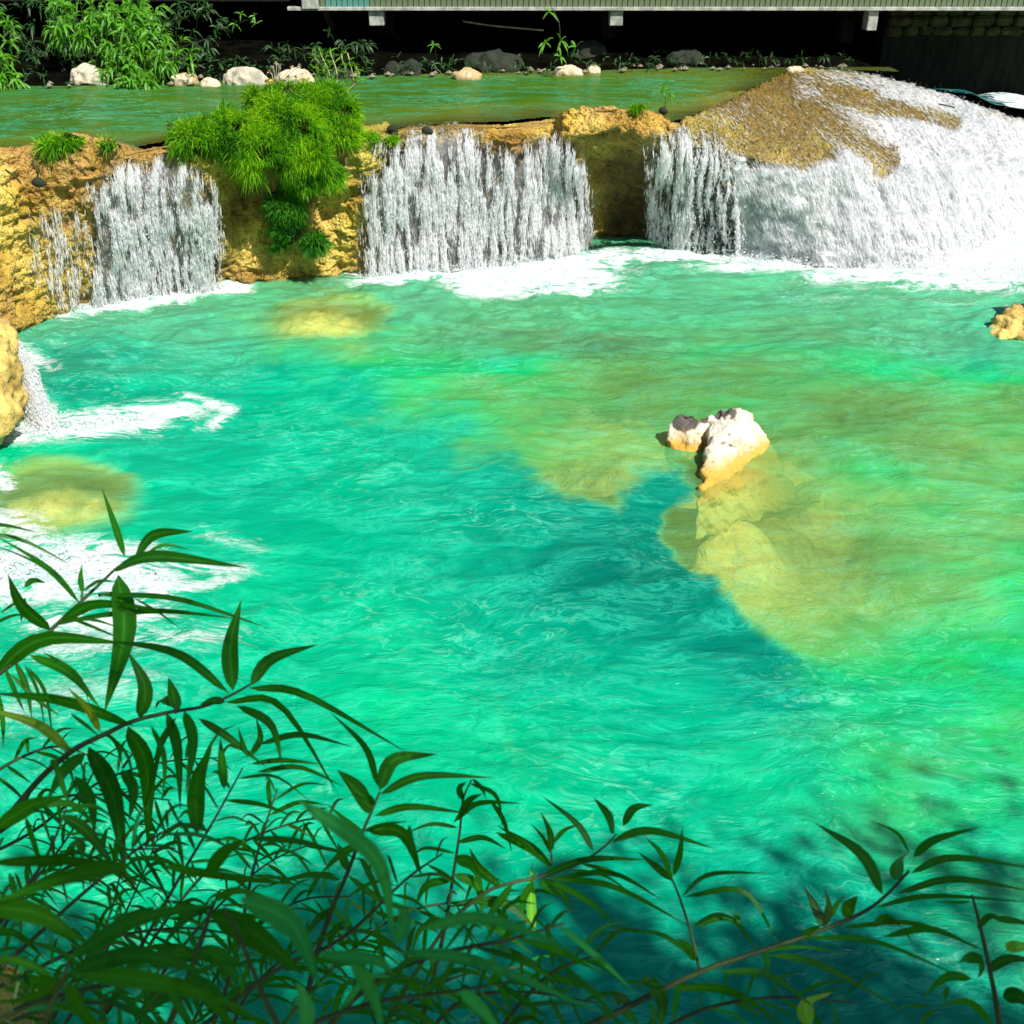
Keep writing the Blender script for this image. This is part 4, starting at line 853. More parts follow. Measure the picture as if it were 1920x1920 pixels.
for (x, y) in [(505, 135), (518, 120), (512, 128), (548, 127), (562, 124), (575, 136), (524, 124)]:
    b0 = A(522 + (x - 540) * .3, 152, 19.6); h = A(x, y, 19.6); vs, fs = tube(smooth_path([b0, (b0 + h) / 2 + np.array([0.02, 0, .03]), h], 6), 0.006, 4); put(mesh_from("stem", vs, fs, M_twig), root)
    vs, fs = rosette_geo(h, (0, -.2, 1), 9, 0.05, 0.03, 0.0, 2); put(mesh_from("flower_head", vs, fs, M_flower), root)
dn = 150; dx_ = rng.uniform(-10.5, 6.5, dn); dy_ = np.interp(dx_, [-10, -6, -4, 0, 5], [18.9, 19.2, 19.9, 20.6, 21.2]) + rng.gamma(1.5, 0.35, dn) + 0.02
V = []; F = []
for i in range(dn):
    r_ = random.uniform(.02, .075); c_ = Vector((dx_[i], dy_[i], 2.0 + 0.02)); m_ = [Vector(rng.normal(size=3)).normalized() for _ in range(1)]
    pts = [c_ + Vector((a * r_ * random.uniform(.7, 1.4), b_ * r_, cc_ * r_ * .7)) for a, b_, cc_ in ((1, 0, 0), (-1, 0, 0), (0, 1, 0), (0, -1, 0), (0, 0, 1), (0, 0, -1))]
    b = len(V); V += [tuple(p) for p in pts]; F += [tuple(b + q for q in f) for f in ((0, 2, 4), (2, 1, 4), (1, 3, 4), (3, 0, 4), (2, 0, 5), (1, 2, 5), (3, 1, 5), (0, 3, 5))]
tag(mesh_from("gravel", V, F, M_graveld, smooth=False), "small stones strewn along the far waterline", kind='stuff')
V = []; F = []
for i in range(230):
    x = random.uniform(-10, 6.3); y = float(np.interp(x, [-10, -6, -4, 0, 5], [18.9, 19.2, 19.9, 20.6, 21.2])) + random.uniform(.1, 1.3)
    vs, fs = rosette_geo((x, y, 2.02 + random.uniform(0, .15)), (random.uniform(-.5, .5), -.3, 1), 5, random.uniform(.10, .24), .022, .5, 3); b = len(V); V += vs; F += [tuple(b + q for q in f) for f in fs]
tag(mesh_from("undergrowth", V, F, M_leafdim), "low dim weeds scattered over the shaded far bank", kind='stuff')
# stray sticks
v, f = tube(smooth_path([A(868, 40, 22.2), A(930, 49, 22.2), A(1020, 57, 22.2)], 8), 0.016, 5); tag(mesh_from("stick", v, f, M_twig), "long pale stick leaning in the dark under the walkway", "stick")
for (x0, y0, x1, y1, Y, lab) in [(10, 318, 38, 342, 13.35, "thin dark twig lying on the left rock face"), (60, 300, 72, 335, 13.4, "upright dark twig beside the crack on the left rock"), (1760, 195, 1790, 202, 19.0, "dark chip of wood stranded on the cascade")]:
    v, f = tube([A(x0, y0, Y), A((x0 + x1) / 2 + 3, (y0 + y1) / 2, Y - .03), A(x1, y1, Y)], 0.012, 5); tag(mesh_from("twig", v, f, M_stem), lab, "twig")

# ------------------------------------------------------------------ grass tussocks
def grass(name, label, lumps, nblades, L, mat, group="grass tussocks on the terrace", wd=0.011):
    root = empty(name, tuple(lumps[0][0])); tag(root, label, "grass tussock", group)
    bm = bmesh.new()
    for c, r in lumps:
        bmesh.ops.create_icosphere(bm, subdivisions=3, radius=1, matrix=Matrix.Translation(Vector(c)) @ Matrix.Diagonal((r[0] * .62, r[1] * .62, r[2] * .58, 1)))
    me = bpy.data.meshes.new("root_mat"); bm.to_mesh(me); bm.free(); n = len(me.vertices); co = np.zeros(n * 3); me.vertices.foreach_get('co', co); co = co.reshape(-1, 3)
    co += 0.11 * np.stack([fbm(co * 5, 3, 170), fbm(co * 5, 3, 171), fbm(co * 5, 3, 172)], -1) * 1.5
    me.vertices.foreach_set('co', co.astype(np.float32).ravel()); me.materials.append(M_core); o = bpy.data.objects.new("root_mat", me); C.objects.link(o); put(o, root)
    ar = np.array([r[0] * r[2] + r[0] * r[1] for c, r in lumps]); ar /= ar.sum()
    li = rng.choice(len(lumps), nblades, p=ar); cc = np.array([l[0] for l in lumps])[li]; rr = np.array([l[1] for l in lumps])[li]
    d = rng.normal(size=(nblades, 3)); d /= np.linalg.norm(d, axis=1, keepdims=True); d[:, 1] = np.where(rng.random(nblades) < .75, -np.abs(d[:, 1]), d[:, 1])
    base = cc + d * rr * (0.86 + 0.22 * vnoise((cc + d * rr) * 3.5, 187))[:, None]; tuft = vnoise(base * 6, 180)
    ok = tuft > (-0.34 if nblades > 5000 else -2); base, d, rr, tuft = base[ok], d[ok], rr[ok], tuft[ok]; nb = len(base)
    td = np.stack([vnoise(base * 5, 181), vnoise(base * 5, 182), vnoise(base * 5, 183)], -1)
    dr = d * 0.6 + td * 0.55 + rng.normal(size=(nb, 3)) * 0.50 + np.array([0.05, -0.25, 0.55]); dr /= np.linalg.norm(dr, axis=1, keepdims=True)
    ln = L * (0.45 + 0.9 * rng.random(nb) ** 1.5) * (1 + .5 * tuft); W = np.cross(dr, rng.normal(size=(nb, 3))); W /= np.linalg.norm(W, axis=1, keepdims=True); W *= wd / 2
    g = np.array([0, 0, -1.0]); p0 = base; p1 = base + dr * ln[:, None] * .45 + g * 0.03 * ln[:, None]; p2 = base + dr * ln[:, None] * .8 + g * 0.16 * ln[:, None]; p3 = base + dr * ln[:, None] * 1.02 + g * .42 * ln[:, None]
    V = np.stack([p0 - W, p0 + W, p1 - W, p1 + W, p2 - W * .7, p2 + W * .7, p3], 1).reshape(-1, 3)
    f = np.array([[0, 1, 3], [0, 3, 2], [2, 3, 5], [2, 5, 4], [4, 5, 6]]); F = (np.arange(nb)[:, None, None] * 7 + f[None]).reshape(-1, 3)
    b = mesh_from("blades", V, F, mat, smooth=False); b['kind'] = 'stuff'; put(b, root); return root
grass("grass_tussock", "large mound of bright grass between the two left falls", [(A(375, 262, 14.5), (.42, .35, .20)), (A(440, 255, 14.6), (.50, .40, .28)), (A(530, 238, 14.9), (.55, .45, .36)), (A(600, 215, 15.2), (.48, .42, .30)), (A(640, 240, 15.1), (.26, .3, .26)), (A(490, 280, 14.5), (.38, .3, .24)), (A(480, 195, 15.6), (.12, .2, .20)), (A(560, 180, 15.6), (.42, .3, .14)), (A(615, 175, 15.5), (.2, .2, .12)), (A(330, 245, 14.6), (.12, .15, .10)), (A(420, 215, 15.0), (.14, .2, .10)), (A(650, 205, 15.3), (.16, .2, .12)), (A(470, 315, 14.5), (.16, .15, .14))], 46000, 0.155, M_grass, wd=0.009)
grass("grass_tussock", "bright tuft of grass spilling over the lip beside the main curtain", [(A(588, 300, 14.75), (.30, .25, .24)), (A(570, 335, 14.75), (.24, .2, .2)), (A(622, 325, 14.8), (.16, .15, .16)), (A(540, 290, 14.7), (.2, .2, .2))], 15000, 0.14, M_grass, wd=0.009)
grass("grass_tussock", "deep green ferny growth hanging down the rock above the pool", [(A(535, 375, 14.95), (.24, .2, .26)), (A(545, 430, 15.0), (.24, .2, .24)), (A(590, 455, 15.05), (.14, .14, .12)), (A(520, 450, 15.0), (.12, .12, .16))], 14000, 0.11, M_grassd, wd=0.010)
grass("grass_tussock", "small tuft of grass on the left crest by the upper water", [(A(118, 266, 13.9), (.24, .16, .05)), (A(95, 272, 13.8), (.14, .1, .04)), (A(205, 270, 13.9), (.08, .08, .03))], 900, 0.18, M_grass, wd=0.011)
grass("grass_tussock", "yellow moss cushion at the lip left of the main curtain", [(A(690, 258, 15.2), (.22, .16, .07)), (A(655, 268, 15.1), (.18, .14, .09)), (A(735, 262, 15.3), (.1, .1, .05))], 3500, 0.06, M_grass)
grass("grass_tussock", "tiny tuft of yellow grass on top of the bare pillar", [(A(1195, 204, 15.9), (.09, .06, .03))], 260, 0.11, M_grass)

# ------------------------------------------------------------------ a small fish
def fish(px, py, L, ang, label):
    c = P(px, py, -0.02); V = []; F = []; n = 8; rings = 8
    for i in range(n):
        t = i / (n - 1); x = (t - .5) * L * .8; r = L * 0.10 * math.sin(math.pi * (0.08 + 0.86 * t)) ** .8
        for k in range(rings):
            a = 2 * math.pi * k / rings; V.append((x, math.cos(a) * r * .55, math.sin(a) * r))
    for i in range(n - 1):
        for k in range(rings): F.append((i * rings + k, i * rings + (k + 1) % rings, (i + 1) * rings + (k + 1) % rings, (i + 1) * rings + k))
    F.append(tuple(range(rings))[::-1]); F.append(tuple((n - 1) * rings + k for k in range(rings)))
    b = len(V); V += [(L * .38, 0, 0), (L * .55, .004, L * .10), (L * .50, .004, 0), (L * .55, -.004, -L * .10)]; F += [(b, b + 1, b + 2), (b, b + 2, b + 3)]
    b = len(V); V += [(-L * .05, 0, L * .09), (L * .15, 0, L * .06), (L * .1, .003, L * .16)]; F += [(b, b + 1, b + 2)]
    o = mesh_from("fish", V, F, M_darkrock); o.location = c; o.rotation_euler = (R(60), 0, ang); tag(o, label, "fish")
fish(1125, 733, 0.16, R(-55), "small dark fish just under the surface upstream of the forked boulder")

# ------------------------------------------------------------------ foreground branches: every leaf is a part
def view_leaf(root, spec, dist, mat, roll=None):
    bx_, by_, cx_, cy_, tx_, ty_, wd = spec
    dd_ = random.uniform(-.10, .10); roll = random.uniform(-.75, .75) if roll is None else roll
    # the middle handle lies off the curve so that the midrib passes through the given point
    p = [PD(bx_, by_, dist), PD(cx_, cy_, dist + dd_ * .6), PD(tx_, ty_, dist + dd_ * 1.3)]
    V_ = p[1] - CAM; V_ /= np.linalg.norm(V_); T_ = p[2] - p[0]; T_ /= np.linalg.norm(T_) + 1e-9
    W_ = np.cross(T_, V_); W_ /= np.linalg.norm(W_) + 1e-9
    nrm = -V_ * math.cos(roll) + W_ * math.sin(roll)
    vs, fs = leaf_geo(p, nrm, wd / FPX * dist / math.cos(roll) * random.uniform(.82, 1.0), 9, 0.10)
    return put(mesh_from("leaf", vs, fs, mat, attrs={"rib": [0, 1, 0] * (len(vs) // 3)}), root)
def stem_mesh(root, pts, dist, r0, r1, name="stem"):
    n = max(8, 4 * len(pts)); path = smooth_path([PD(x, y, dist + (d if len_ == 3 else 0)) for (x, y, d), len_ in [((p + (0,))[:3], len(p)) for p in pts]], n)
    v, f = tube(path, [r0 + (r1 - r0) * i / n for i in range(n + 1)], 6); return put(mesh_from(name, v, f, M_stem), root), path
def branch(label, stem, dist, leaves, r=(0.007, 0.0025), mat=None, name="leafy_branch", extra=()):
    root = empty(name, tuple(PD(stem[0][0], stem[0][1], dist))); tag(root, label, "branch", "branches in the foreground")
    stem_mesh(root, stem, dist, r[0] * .75, r[1] * .8)
    for e in extra: stem_mesh(root, e, dist, r[1] * 1.2, r[1] * .7, "twig")
    for lf in leaves:
        m_ = mat or M_leafdark
        if len(lf) > 7: m_ = lf[7]
        view_leaf(root, lf[:7], dist, m_)
    return root
Y_ = M_leafyel
branch("dark branch reaching highest at the left, its topmost leaf pointing straight up over the foam", [(-160, 1440), (-60, 1310), (0, 1262), (60, 1215), (105, 1172), (150, 1130), (190, 1092), (222, 1062)], 2.15, [
    (234, 1044, 215, 985, 190, 912, 15), (254, 1040, 290, 1002, 362, 996, 27), (210, 1070, 290, 1044, 462, 1064, 34), (222, 1078, 232, 1190, 196, 1335, 46), (262, 1050, 305, 1022, 360, 1032, 8),
    (155, 1112, 151, 1085, 154, 1058, 11), (156, 1108, 185, 1090, 216, 1091, 10), (150, 1132, 90, 1065, -10, 1003, 12), (150, 1132, 80, 1062, -20, 1018, 6), (-60, 978, 10, 985, 70, 998, 9), (-40, 1000, 40, 1012, 135, 1060, 10),
    (112, 1165, 180, 1132, 300, 1142, 24), (185, 1116, 330, 1123, 510, 1180, 14), (135, 1160, 290, 1145, 450, 1160, 14), (95, 1182, 42, 1135, 15, 1077, 28), (45, 1100, 62, 1088, 86, 1093, 13), (48, 1120, 40, 1150, 39, 1168, 12),
    (-10, 1262, 80, 1198, 235, 1206, 38), (55, 1228, 130, 1262, 188, 1328, 20), (80, 1222, 145, 1265, 168, 1320, 9), (28, 1240, 50, 1290, 60, 1350, 14), (8, 1250, 30, 1300, 47, 1338, 11), (45, 1245, 72, 1300, 85, 1372, 8),
    (52, 1250, 85, 1300, 100, 1392, 8), (-6, 1290, 5, 1350, 6, 1402, 12), (18, 1262, 70, 1312, 112, 1342, 10), (100, 1172, 160, 1160, 230, 1178, 9), (110, 1150, 180, 1178, 232, 1200, 7), (0, 1150, 30, 1130, 50, 1128, 6), (-20, 1175, 20, 1155, 52, 1152, 8), (250, 1120, 300, 1150, 345, 1185, 5)],
    (0.008, 0.003), None, extra=[[(153, 1135), (154, 1108)], [(185, 1116), (215, 1110)]])
branch("long arching branch with two upright leaves side by side at its right tip", [(-120, 1720), (-40, 1600), (20, 1525), (80, 1455), (140, 1405), (200, 1375), (250, 1352), (320, 1335), (380, 1325), (430, 1305), (470, 1283)], 1.95, [
    (437, 1295, 432, 1212, 452, 1126, 38), (470, 1285, 508, 1236, 597, 1208, 27), (465, 1290, 570, 1302, 765, 1412, 17), (420, 1317, 525, 1322, 635, 1490, 15), (262, 1347, 272, 1288, 240, 1222, 29), (330, 1333, 325, 1302, 316, 1270, 25),
    (328, 1325, 305, 1310, 291, 1330, 20), (422, 1316, 398, 1314, 374, 1322, 16), (250, 1360, 120, 1314, -20, 1299, 27), (188, 1372, 165, 1330, 128, 1290, 16, Y_), (135, 1412, 70, 1358, -40, 1326, 20, Y_), (430, 1300, 330, 1224, 190, 1200, 20),
    (240, 1362, 275, 1440, 277, 1590, 38), (166, 1400, 210, 1490, 236, 1645, 42), (160, 1413, 120, 1445, 88, 1502, 25), (312, 1337, 332, 1405, 338, 1520, 24), (345, 1333, 362, 1390, 348, 1490, 22), (283, 1360, 308, 1420, 305, 1505, 12),
    (444, 1323, 508, 1358, 530, 1440, 18), (485, 1396, 563, 1377, 660, 1400, 14), (372, 1347, 428, 1383, 498, 1438, 18), (470, 1432, 530, 1426, 605, 1433, 14), (370, 1565, 368, 1470, 398, 1395, 34), (420, 1480, 416, 1430, 413, 1383, 20),
    (480, 1448, 560, 1438, 645, 1475, 12), (465, 1420, 455, 1395, 446, 1362, 12), (468, 1418, 488, 1385, 480, 1345, 15), (190, 1372, 215, 1390, 232, 1440, 9), (132, 1338, 165, 1362, 190, 1384, 9), (140, 1456, 170, 1500, 178, 1570, 26), (228, 1443, 250, 1480, 242, 1540, 22), (330, 1345, 300, 1400, 290, 1470, 14), (205, 1376, 240, 1420, 250, 1480, 8)],
    (0.009, 0.0025), None, extra=[[(330, 1338), (327, 1322)], [(230, 1440), (250, 1410)]])
branch("branch with a broad curled leaf near the middle, left of the water's bright centre", [(560, 1960), (588, 1812), (620, 1710), (650, 1640), (680, 1560), (697, 1521), (712, 1484)], 1.85, [
    (708, 1474, 686, 1402, 618, 1334, 15), (712, 1482, 738, 1425, 820, 1414, 34), (712, 1490, 790, 1455, 925, 1458, 18), (698, 1520, 668, 1482, 632, 1444, 38), (700, 1512, 692, 1490, 670, 1478, 14), (702, 1530, 770, 1512, 885, 1526, 16),
    (685, 1555, 755, 1562, 792, 1645, 26), (683, 1560, 640, 1530, 610, 1505, 8), (655, 1632, 640, 1600, 632, 1580, 24), (668, 1590, 695, 1610, 690, 1640, 12), (640, 1650, 580, 1640, 480, 1668, 14), (625, 1700, 590, 1730, 560, 1780, 16), (650, 1640, 720, 1690, 800, 1710, 14), (600, 1760, 640, 1740, 690, 1752, 12), (682, 1560, 720, 1545, 770, 1540, 8), (672, 1585, 640, 1600, 600, 1640, 16)],
    (0.007, 0.0025))
branch("thin branch with dry curled leaves below the pool's bright centre", [(780, 1960), (830, 1760), (850, 1640), (862, 1560), (868, 1500), (884, 1462)], 2.1, [
    (885, 1460, 905, 1480, 912, 1500, 10), (850, 1542, 895, 1506, 978, 1506, 13), (860, 1532, 880, 1500, 905, 1488, 17), (880, 1468, 930, 1492, 942, 1550, 11), (920, 1500, 945, 1540, 960, 1600, 12), (860, 1552, 810, 1545, 762, 1562, 9), (855, 1600, 800, 1590, 770, 1606, 8), (856, 1580, 905, 1570, 950, 1592, 12),
    (850, 1640, 895, 1660, 905, 1720, 22), (848, 1650, 800, 1660, 778, 1700, 16), (866, 1500, 862, 1478, 874, 1466, 14), (852, 1610, 885, 1620, 905, 1660, 26), (842, 1700, 900, 1690, 960, 1720, 14), (840, 1720, 790, 1740, 770, 1790, 12), (930, 1560, 990, 1590, 1038, 1632, 18)], (0.006, 0.002))
branch("slender branch with a fan of thin leaves sweeping right over the green water", [(700, 1960), (820, 1760), (900, 1680), (960, 1655), (1010, 1645), (1080, 1622), (1130, 1590), (1156, 1564)], 2.0, [
    (1113, 1597, 1082, 1545, 1016, 1492, 15), (1152, 1563, 1142, 1530, 1113, 1496, 22), (1168, 1549, 1188, 1516, 1224, 1509, 20), (1147, 1577, 1220, 1557, 1345, 1593, 17), (1148, 1580, 1180, 1565, 1215, 1566, 8), (1033, 1597, 1032, 1562, 1014, 1522, 14), (1032, 1600, 1018, 1570, 994, 1543, 8),
    (1036, 1582, 1058, 1556, 1088, 1545, 10), (1035, 1627, 992, 1585, 932, 1548, 18), (1008, 1647, 1100, 1612, 1220, 1612, 14), (1022, 1646, 1150, 1662, 1295, 1738, 14), (1028, 1650, 1100, 1688, 1165, 1745, 14), (1010, 1655, 1050, 1672, 1078, 1712, 26), (1040, 1646, 1150, 1638, 1245, 1690, 11),
    (1000, 1650, 980, 1690, 985, 1740, 16), (960, 1658, 930, 1700, 900, 1740, 16), (905, 1682, 960, 1700, 1010, 1750, 20), (870, 1715, 930, 1740, 1000, 1790, 18), (940, 1662, 900, 1630, 880, 1590, 20), (1090, 1620, 1140, 1632, 1200, 1660, 9), (1060, 1630, 1130, 1640, 1190, 1680, 7), (998, 1750, 996, 1690, 997, 1618, 19, M_leafbright)], (0.006, 0.0022), extra=[[(1035, 1622), (1033, 1592)]])
branch("upright twig with a forked pair of leaves rising from the long right branch", [(1312, 1822), (1296, 1752), (1276, 1688), (1260, 1648)], 1.9, [
    (1262, 1652, 1240, 1602, 1208, 1568, 16), (1260, 1652, 1230, 1625, 1196, 1597, 19), (1262, 1642, 1275, 1600, 1280, 1548, 17), (1277, 1682, 1330, 1640, 1440, 1637, 11), (1280, 1682, 1395, 1672, 1462, 1775, 11), (1300, 1735, 1345, 1715, 1382, 1726, 12), (1298, 1738, 1370, 1722, 1425, 1790, 12),
    (1305, 1800, 1240, 1752, 1155, 1745, 11), (1300, 1802, 1290, 1775, 1268, 1758, 18), (1160, 1745, 1105, 1760, 1080, 1800, 6), (1376, 1708, 1384, 1722, 1384, 1732, 10)], (0.004, 0.002))
branch("long dark branch rising to the right across the shaded water", [(1020, 1960), (1110, 1920), (1185, 1884), (1245, 1853), (1330, 1815), (1420, 1785), (1510, 1755), (1610, 1715), (1660, 1680), (1705, 1632)], 1.75, [
    (1655, 1677, 1615, 1602, 1528, 1543, 26), (1690, 1648, 1682, 1620, 1704, 1596, 36), (1705, 1600, 1682, 1562, 1630, 1538, 8), (1712, 1608, 1752, 1575, 1838, 1551, 17), (1708, 1637, 1785, 1608, 1940, 1628, 15), (1680, 1676, 1790, 1648, 1940, 1672, 15), (1640, 1702, 1745, 1680, 1940, 1692, 11),
    (1542, 1737, 1528, 1700, 1508, 1663, 22, M_leafdim), (1543, 1737, 1556, 1700, 1545, 1663, 20, M_leafdim), (1555, 1725, 1570, 1692, 1588, 1680, 13), (1597, 1717, 1590, 1700, 1608, 1680, 30), (1508, 1757, 1520, 1742, 1542, 1734, 18), (1570, 1740, 1710, 1730, 1845, 1780, 14), (1655, 1757, 1745, 1742, 1842, 1782, 14),
    (1635, 1737, 1662, 1720, 1690, 1738, 18), (1440, 1790, 1540, 1810, 1710, 1905, 15), (1500, 1758, 1640, 1765, 1810, 1835, 12), (1430, 1786, 1440, 1805, 1437, 1832, 18), (1345, 1822, 1440, 1828, 1535, 1895, 15), (1260, 1852, 1370, 1858, 1480, 1930, 19), (1222, 1852, 1240, 1875, 1238, 1930, 32),
    (1210, 1856, 1190, 1840, 1160, 1842, 8), (1520, 1925, 1512, 1882, 1562, 1860, 32, M_leafbright), (1185, 1884, 1160, 1870, 1160, 1888, 20, M_leafdim), (1240, 1852, 1212, 1838, 1228, 1840, 24), (1160, 1895, 1190, 1910, 1200, 1935, 26), (1690, 1742, 1705, 1758, 1712, 1775, 6), (1420, 1786, 1500, 1775, 1600, 1790, 7)], (0.008, 0.003))
branch("dark withered twig with ragged leaves in the lower right corner", [(1880, 1960), (1868, 1880), (1850, 1790), (1834, 1720), (1822, 1678)], 1.6, [
    (1845, 1802, 1815, 1795, 1796, 1806, 26), (1822, 1835, 1775, 1832, 1728, 1872, 20), (1850, 1822, 1890, 1798, 1945, 1802, 20), (1880, 1870, 1910, 1868, 1945, 1895, 34), (1885, 1768, 1905, 1775, 1945, 1772, 26, M_leafbright), (1832, 1742, 1855, 1718, 1880, 1722, 15), (1862, 1722, 1900, 1726, 1945, 1736, 16),
    (1862, 1922, 1815, 1878, 1752, 1888, 17), (1750, 1890, 1735, 1908, 1718, 1928, 15), (1750, 1888, 1700, 1885, 1672, 1900, 10), (1852, 1795, 1860, 1785, 1862, 1780, 8), (1838, 1800, 1842, 1815, 1834, 1835, 14), (1780, 1850, 1770, 1870, 1778, 1860, 14), (1822, 1690, 1790, 1692, 1752, 1690, 7)], (0.006, 0.0025))
branch("blurred pale leaves closest to the viewer at the bottom centre", [(560, 1990), (500, 1880), (450, 1760), (420, 1700)], 0.95, [
    (560, 1500, 705, 1610, 738, 1765, 34, M_leafpale), (450, 1685, 545, 1730, 600, 1850, 46, M_leafpale), (790, 1742, 910, 1722, 1090, 1790, 28, M_leafpale), (750, 1786, 900, 1805, 1140, 1905, 28, M_leafpale), (568, 1850, 572, 1890, 566, 1950, 54, M_leafpale), (655, 1802, 700, 1860, 722, 1950, 38, M_leafpale), (600, 1790, 700, 1800, 740, 1830, 30, M_leafpale), (740, 1770, 760, 1720, 740, 1690, 30, M_leafpale), (860, 1860, 900, 1890, 950, 1950, 30, M_leafpale)],
    (0.004, 0.002))
branch("blurred green blades closest to the viewer in the lower left corner", [(60, 1990), (90, 1900), (120, 1830), (130, 1800)], 1.05, [
    (125, 1800, 255, 1725, 410, 1694, 32), (130, 1820, 260, 1792, 410, 1832, 40), (130, 1822, 300, 1842, 470, 1895, 40), (-20, 1618, 120, 1612, 235, 1624, 24), (245, 1622, 130, 1642, -20, 1695, 32), (100, 1810, 95, 1770, 100, 1725, 14), (120, 1830, 60, 1870, -20, 1880, 26), (130, 1840, 150, 1890, 200, 1950, 34), (-30, 1700, 70, 1712, 160, 1768, 48), (100, 1830, 30, 1800, -40, 1800, 20)],
    (0.005, 0.002))
branch("broad dark leaf sprays low down behind the pale blurred leaves", [(300, 1960), (350, 1840), (385, 1740), (400, 1690)], 1.5, [
    (395, 1715, 480, 1752, 570, 1828, 60), (160, 1795, 230, 1735, 290, 1700, 40), (-10, 1555, 55, 1512, 122, 1492, 34), (60, 1515, 135, 1508, 190, 1562, 15), (115, 1528, 165, 1562, 232, 1650, 24), (390, 1640, 418, 1598, 458, 1572, 34), (300, 1622, 420, 1642, 570, 1660, 18), (460, 1572, 560, 1578, 660, 1606, 15),
    (280, 1810, 330, 1790, 380, 1800, 40), (395, 1700, 350, 1720, 300, 1780, 24), (400, 1690, 440, 1670, 500, 1680, 18), (130, 1582, 150, 1585, 155, 1612, 26), (120, 1850, 60, 1840, 0, 1860, 30), (370, 1780, 420, 1800, 450, 1850, 36), (350, 1840, 300, 1860, 250, 1920, 34), (350, 1830, 400, 1870, 430, 1930, 36)], (0.007, 0.003))
# filler branches growing up out of the thicket; hand-set stems, leaves alternate along them and droop
fill = [([(-100, 1900), (40, 1780), (150, 1680), (260, 1590), (340, 1540)], 1.7, "branch running up to the right through the densest part of the thicket"),
        ([(150, 1980), (250, 1800), (340, 1640), (400, 1540), (455, 1440)], 1.9, "thick dark stem slanting up through the left thicket, leafy to its tip"),
        ([(-60, 1800), (30, 1690), (90, 1600), (130, 1500)], 1.6, "leafy branch close to the left edge below the arching branch"),
        ([(380, 1980), (440, 1800), (470, 1650), (500, 1540), (520, 1480)], 2.1, "leafy branch behind the thick stem, under the pair of upright leaves"),
        ([(560, 1990), (690, 1850), (820, 1790), (960, 1760), (1060, 1730)], 1.45, "low branch spreading right along the bottom centre"),
        ([(300, 1990), (500, 1830), (640, 1760), (760, 1650), (830, 1600)], 1.7, "branch crossing behind the pale blurred leaves"),
        ([(900, 2000), (960, 1900), (1040, 1820), (1120, 1790)], 1.6, "short branch at the bottom centre left of the long right branch"),
        ([(-80, 2000), (20, 1900), (140, 1860), (260, 1840), (380, 1850)], 1.3, "low branch in the lower left corner over the rocks"),
        ([(420, 2000), (560, 1930), (700, 1880), (840, 1860), (960, 1840)], 1.4, "low branch trailing along the bottom edge")]
fill += [([(-60, 1620), (60, 1560), (180, 1470), (300, 1430), (420, 1420)], 2.5, "fine far branch arching through the upper part of the thicket"),
        ([(200, 1900), (330, 1700), (440, 1590), (560, 1540), (640, 1535)], 2.5, "fine far branch reaching right toward the curled leaf"),
        ([(100, 1960), (190, 1800), (250, 1680), (300, 1560)], 2.3, "fine branch standing up in the middle of the left thicket"),
        ([(500, 1960), (600, 1840), (740, 1720), (880, 1690), (980, 1700)], 2.4, "fine branch passing behind the blurred pale leaves toward the centre"),
        ([(-60, 1480), (40, 1420), (120, 1400), (210, 1440)], 2.4, "fine drooping branch at the left edge under the yellow green leaves"),
        ([(1150, 1990), (1300, 1900), (1450, 1870), (1600, 1880)], 1.9, "low thin branch under the long right branch")]
fill += [([(-80, 1760), (60, 1660), (200, 1600), (330, 1590)], 2.2, "thin-leaved branch just under the arching branch's shadowed middle"),
        ([(60, 1990), (130, 1850), (200, 1730), (230, 1620)], 2.0, "steep leafy branch rising near the left corner"),
        ([(330, 1990), (380, 1880), (450, 1760), (560, 1690), (660, 1680)], 2.2, "leafy branch bending right under the broad dark leaves"),
        ([(-80, 1890), (60, 1820), (200, 1760), (350, 1740), (470, 1760)], 1.9, "leafy branch lying low across the left corner"),
        ([(660, 1990), (740, 1900), (860, 1830), (1000, 1810)], 2.1, "thin branch along the bottom right of the pale blurred leaves"),
        ([(0, 1560), (90, 1500), (200, 1490), (320, 1500)], 2.3, "feathery branch hanging beneath the arching branch")]
fill += [([(-60, 1860), (30, 1700), (120, 1580), (170, 1500)], 2.4, "slim branch standing among the fan leaves left of the arching branch's root"),
        ([(240, 1990), (290, 1850), (390, 1720), (500, 1620), (590, 1580)], 2.5, "slim branch leaning right behind the thick stem"),
        ([(420, 1990), (460, 1870), (560, 1780), (700, 1740)], 2.3, "slim branch behind the broad dark leaves at bottom left of centre"),
        ([(-60, 1960), (60, 1900), (180, 1880), (300, 1900)], 1.7, "slim branch hugging the bottom left corner"),
        ([(760, 1990), (860, 1880), (980, 1860), (1120, 1880)], 1.8, "slim branch along the bottom edge below the fan of thin leaves")]
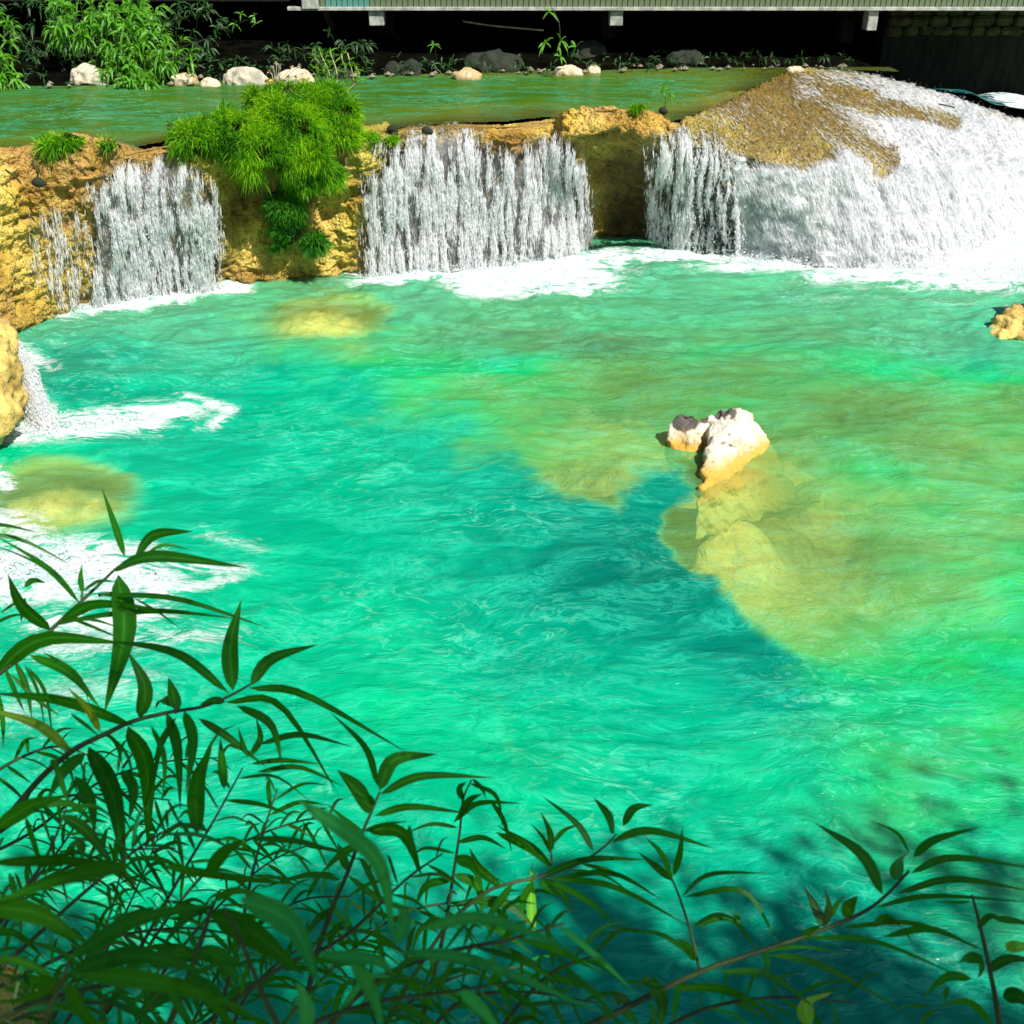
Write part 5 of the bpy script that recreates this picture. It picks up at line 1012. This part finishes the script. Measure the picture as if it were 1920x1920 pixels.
for pts, dist, lab in fill:
    root = empty("leafy_branch", tuple(PD(pts[0][0], pts[0][1], dist))); tag(root, lab, "branch", "branches in the foreground")
    _, path = stem_mesh(root, pts, dist, 0.0045, 0.0015)
    sp2 = smooth_path([(x, y, 0) for x, y in pts], 60); acc = 0; sgn = 1
    for i in range(6, 60):
        acc += math.hypot(sp2[i + 1][0] - sp2[i][0], sp2[i + 1][1] - sp2[i][1]) if i < 60 else 0
        if acc < (17 if dist < 2.0 else 12): continue
        acc = 0; sgn = -sgn; x, y = sp2[i][:2]; an = math.atan2(sp2[i + 1][1] - sp2[i - 1][1], sp2[i + 1][0] - sp2[i - 1][0]) + sgn * random.uniform(.4, 1.3)
        if y > 1960: continue
        l = random.uniform(70, 190) / dist * 1.5; cx_ = x + math.cos(an) * l * .5; cy_ = y + math.sin(an) * l * .5 + l * .02
        view_leaf(root, (x, y, cx_, cy_, x + math.cos(an) * l * .9 + l * .08, y + math.sin(an) * l * .8 + l * random.uniform(.12, .4), random.uniform(6, 15) / dist * 1.5), dist + random.uniform(-.12, .12), random.choices([M_leafdark, M_leafyel, M_leafpale], [90, 3, 7])[0])

# ------------------------------------------------------------------ the tree whose crown shades the near bank
root = empty("shade_tree", (7.0, -4.5, 2.8)); tag(root, "large tree on the near bank leaning over the viewpoint", "tree")
M_bark = mat_plain("bark", (0.12, 0.09, 0.06), 0.9, 0.4, 6, 0.8, 0.2, 0.03, (3, 3, 0.6))
v, f = tube(smooth_path([(7.0, -4.5, 1.5), (6.8, -4.0, 4.0), (6.0, -2.8, 6.5), (5.0, -1.2, 8.6)], 14), [0.38 - .018 * i for i in range(15)], 10); put(mesh_from("trunk", v, f, M_bark), root)
LV = []
lumps_t = [((4.9 + dx, -3.3 + dy, 9.2 + dz), (2.3, 1.25, 0.9)) for dx, dy, dz in [(-3.6, .55, .2), (-1.8, -.2, -.1), (0, .4, .3), (1.9, -.1, 0), (3.8, .4, .1), (-4.6, .2, .4), (.8, .1, .9), (5.4, .2, .3), (2.2, .9, .3), (3.9, 1.3, .2), (5.6, 1.6, .2)]] + [((3.2, -2.7, 8.2), (2.0, 1.0, .6)), ((1.4, -2.5, 8.3), (1.6, .8, .6))]
for c, r in lumps_t[::2]:
    v, f = tube(smooth_path([(6.0, -2.8, 6.4), tuple((np.array((6.0, -2.8, 6.4)) + np.array(c)) / 2 + np.array([0, 0, .2])), c], 8), [0.16 - .015 * i for i in range(9)], 6); put(mesh_from("limb", v, f, M_bark), root)
nl = 26000; li = rng.integers(0, len(lumps_t), nl); d = rng.normal(size=(nl, 3)); d /= np.linalg.norm(d, axis=1, keepdims=True)
pc = np.array([l[0] for l in lumps_t])[li] + d * np.array([l[1] for l in lumps_t])[li] * rng.random(nl)[:, None] ** .4
gap = vnoise(pc * 1.3, 200) - 0.9 * (rng.random(nl) < 0.78) * (pc[:, 1] > -2.9); pc = pc[gap > -0.30 + 0.36 * sstep(-2.6, -1.6, pc[:, 1])]; nl = len(pc); T1 = rng.normal(size=(nl, 3)); T1 /= np.linalg.norm(T1, axis=1, keepdims=True); T2 = np.cross(T1, rng.normal(size=(nl, 3))); T2 /= np.linalg.norm(T2, axis=1, keepdims=True)
V = np.stack([pc - T1 * .11, pc + T2 * .04, pc + T1 * .11, pc - T2 * .04], 1).reshape(-1, 3); F = (np.arange(nl)[:, None] * 4 + np.arange(4)[None]).astype(int)
cr = mesh_from("crown", V, F, M_leafdark, smooth=False); cr['kind'] = 'stuff'; put(cr, root)
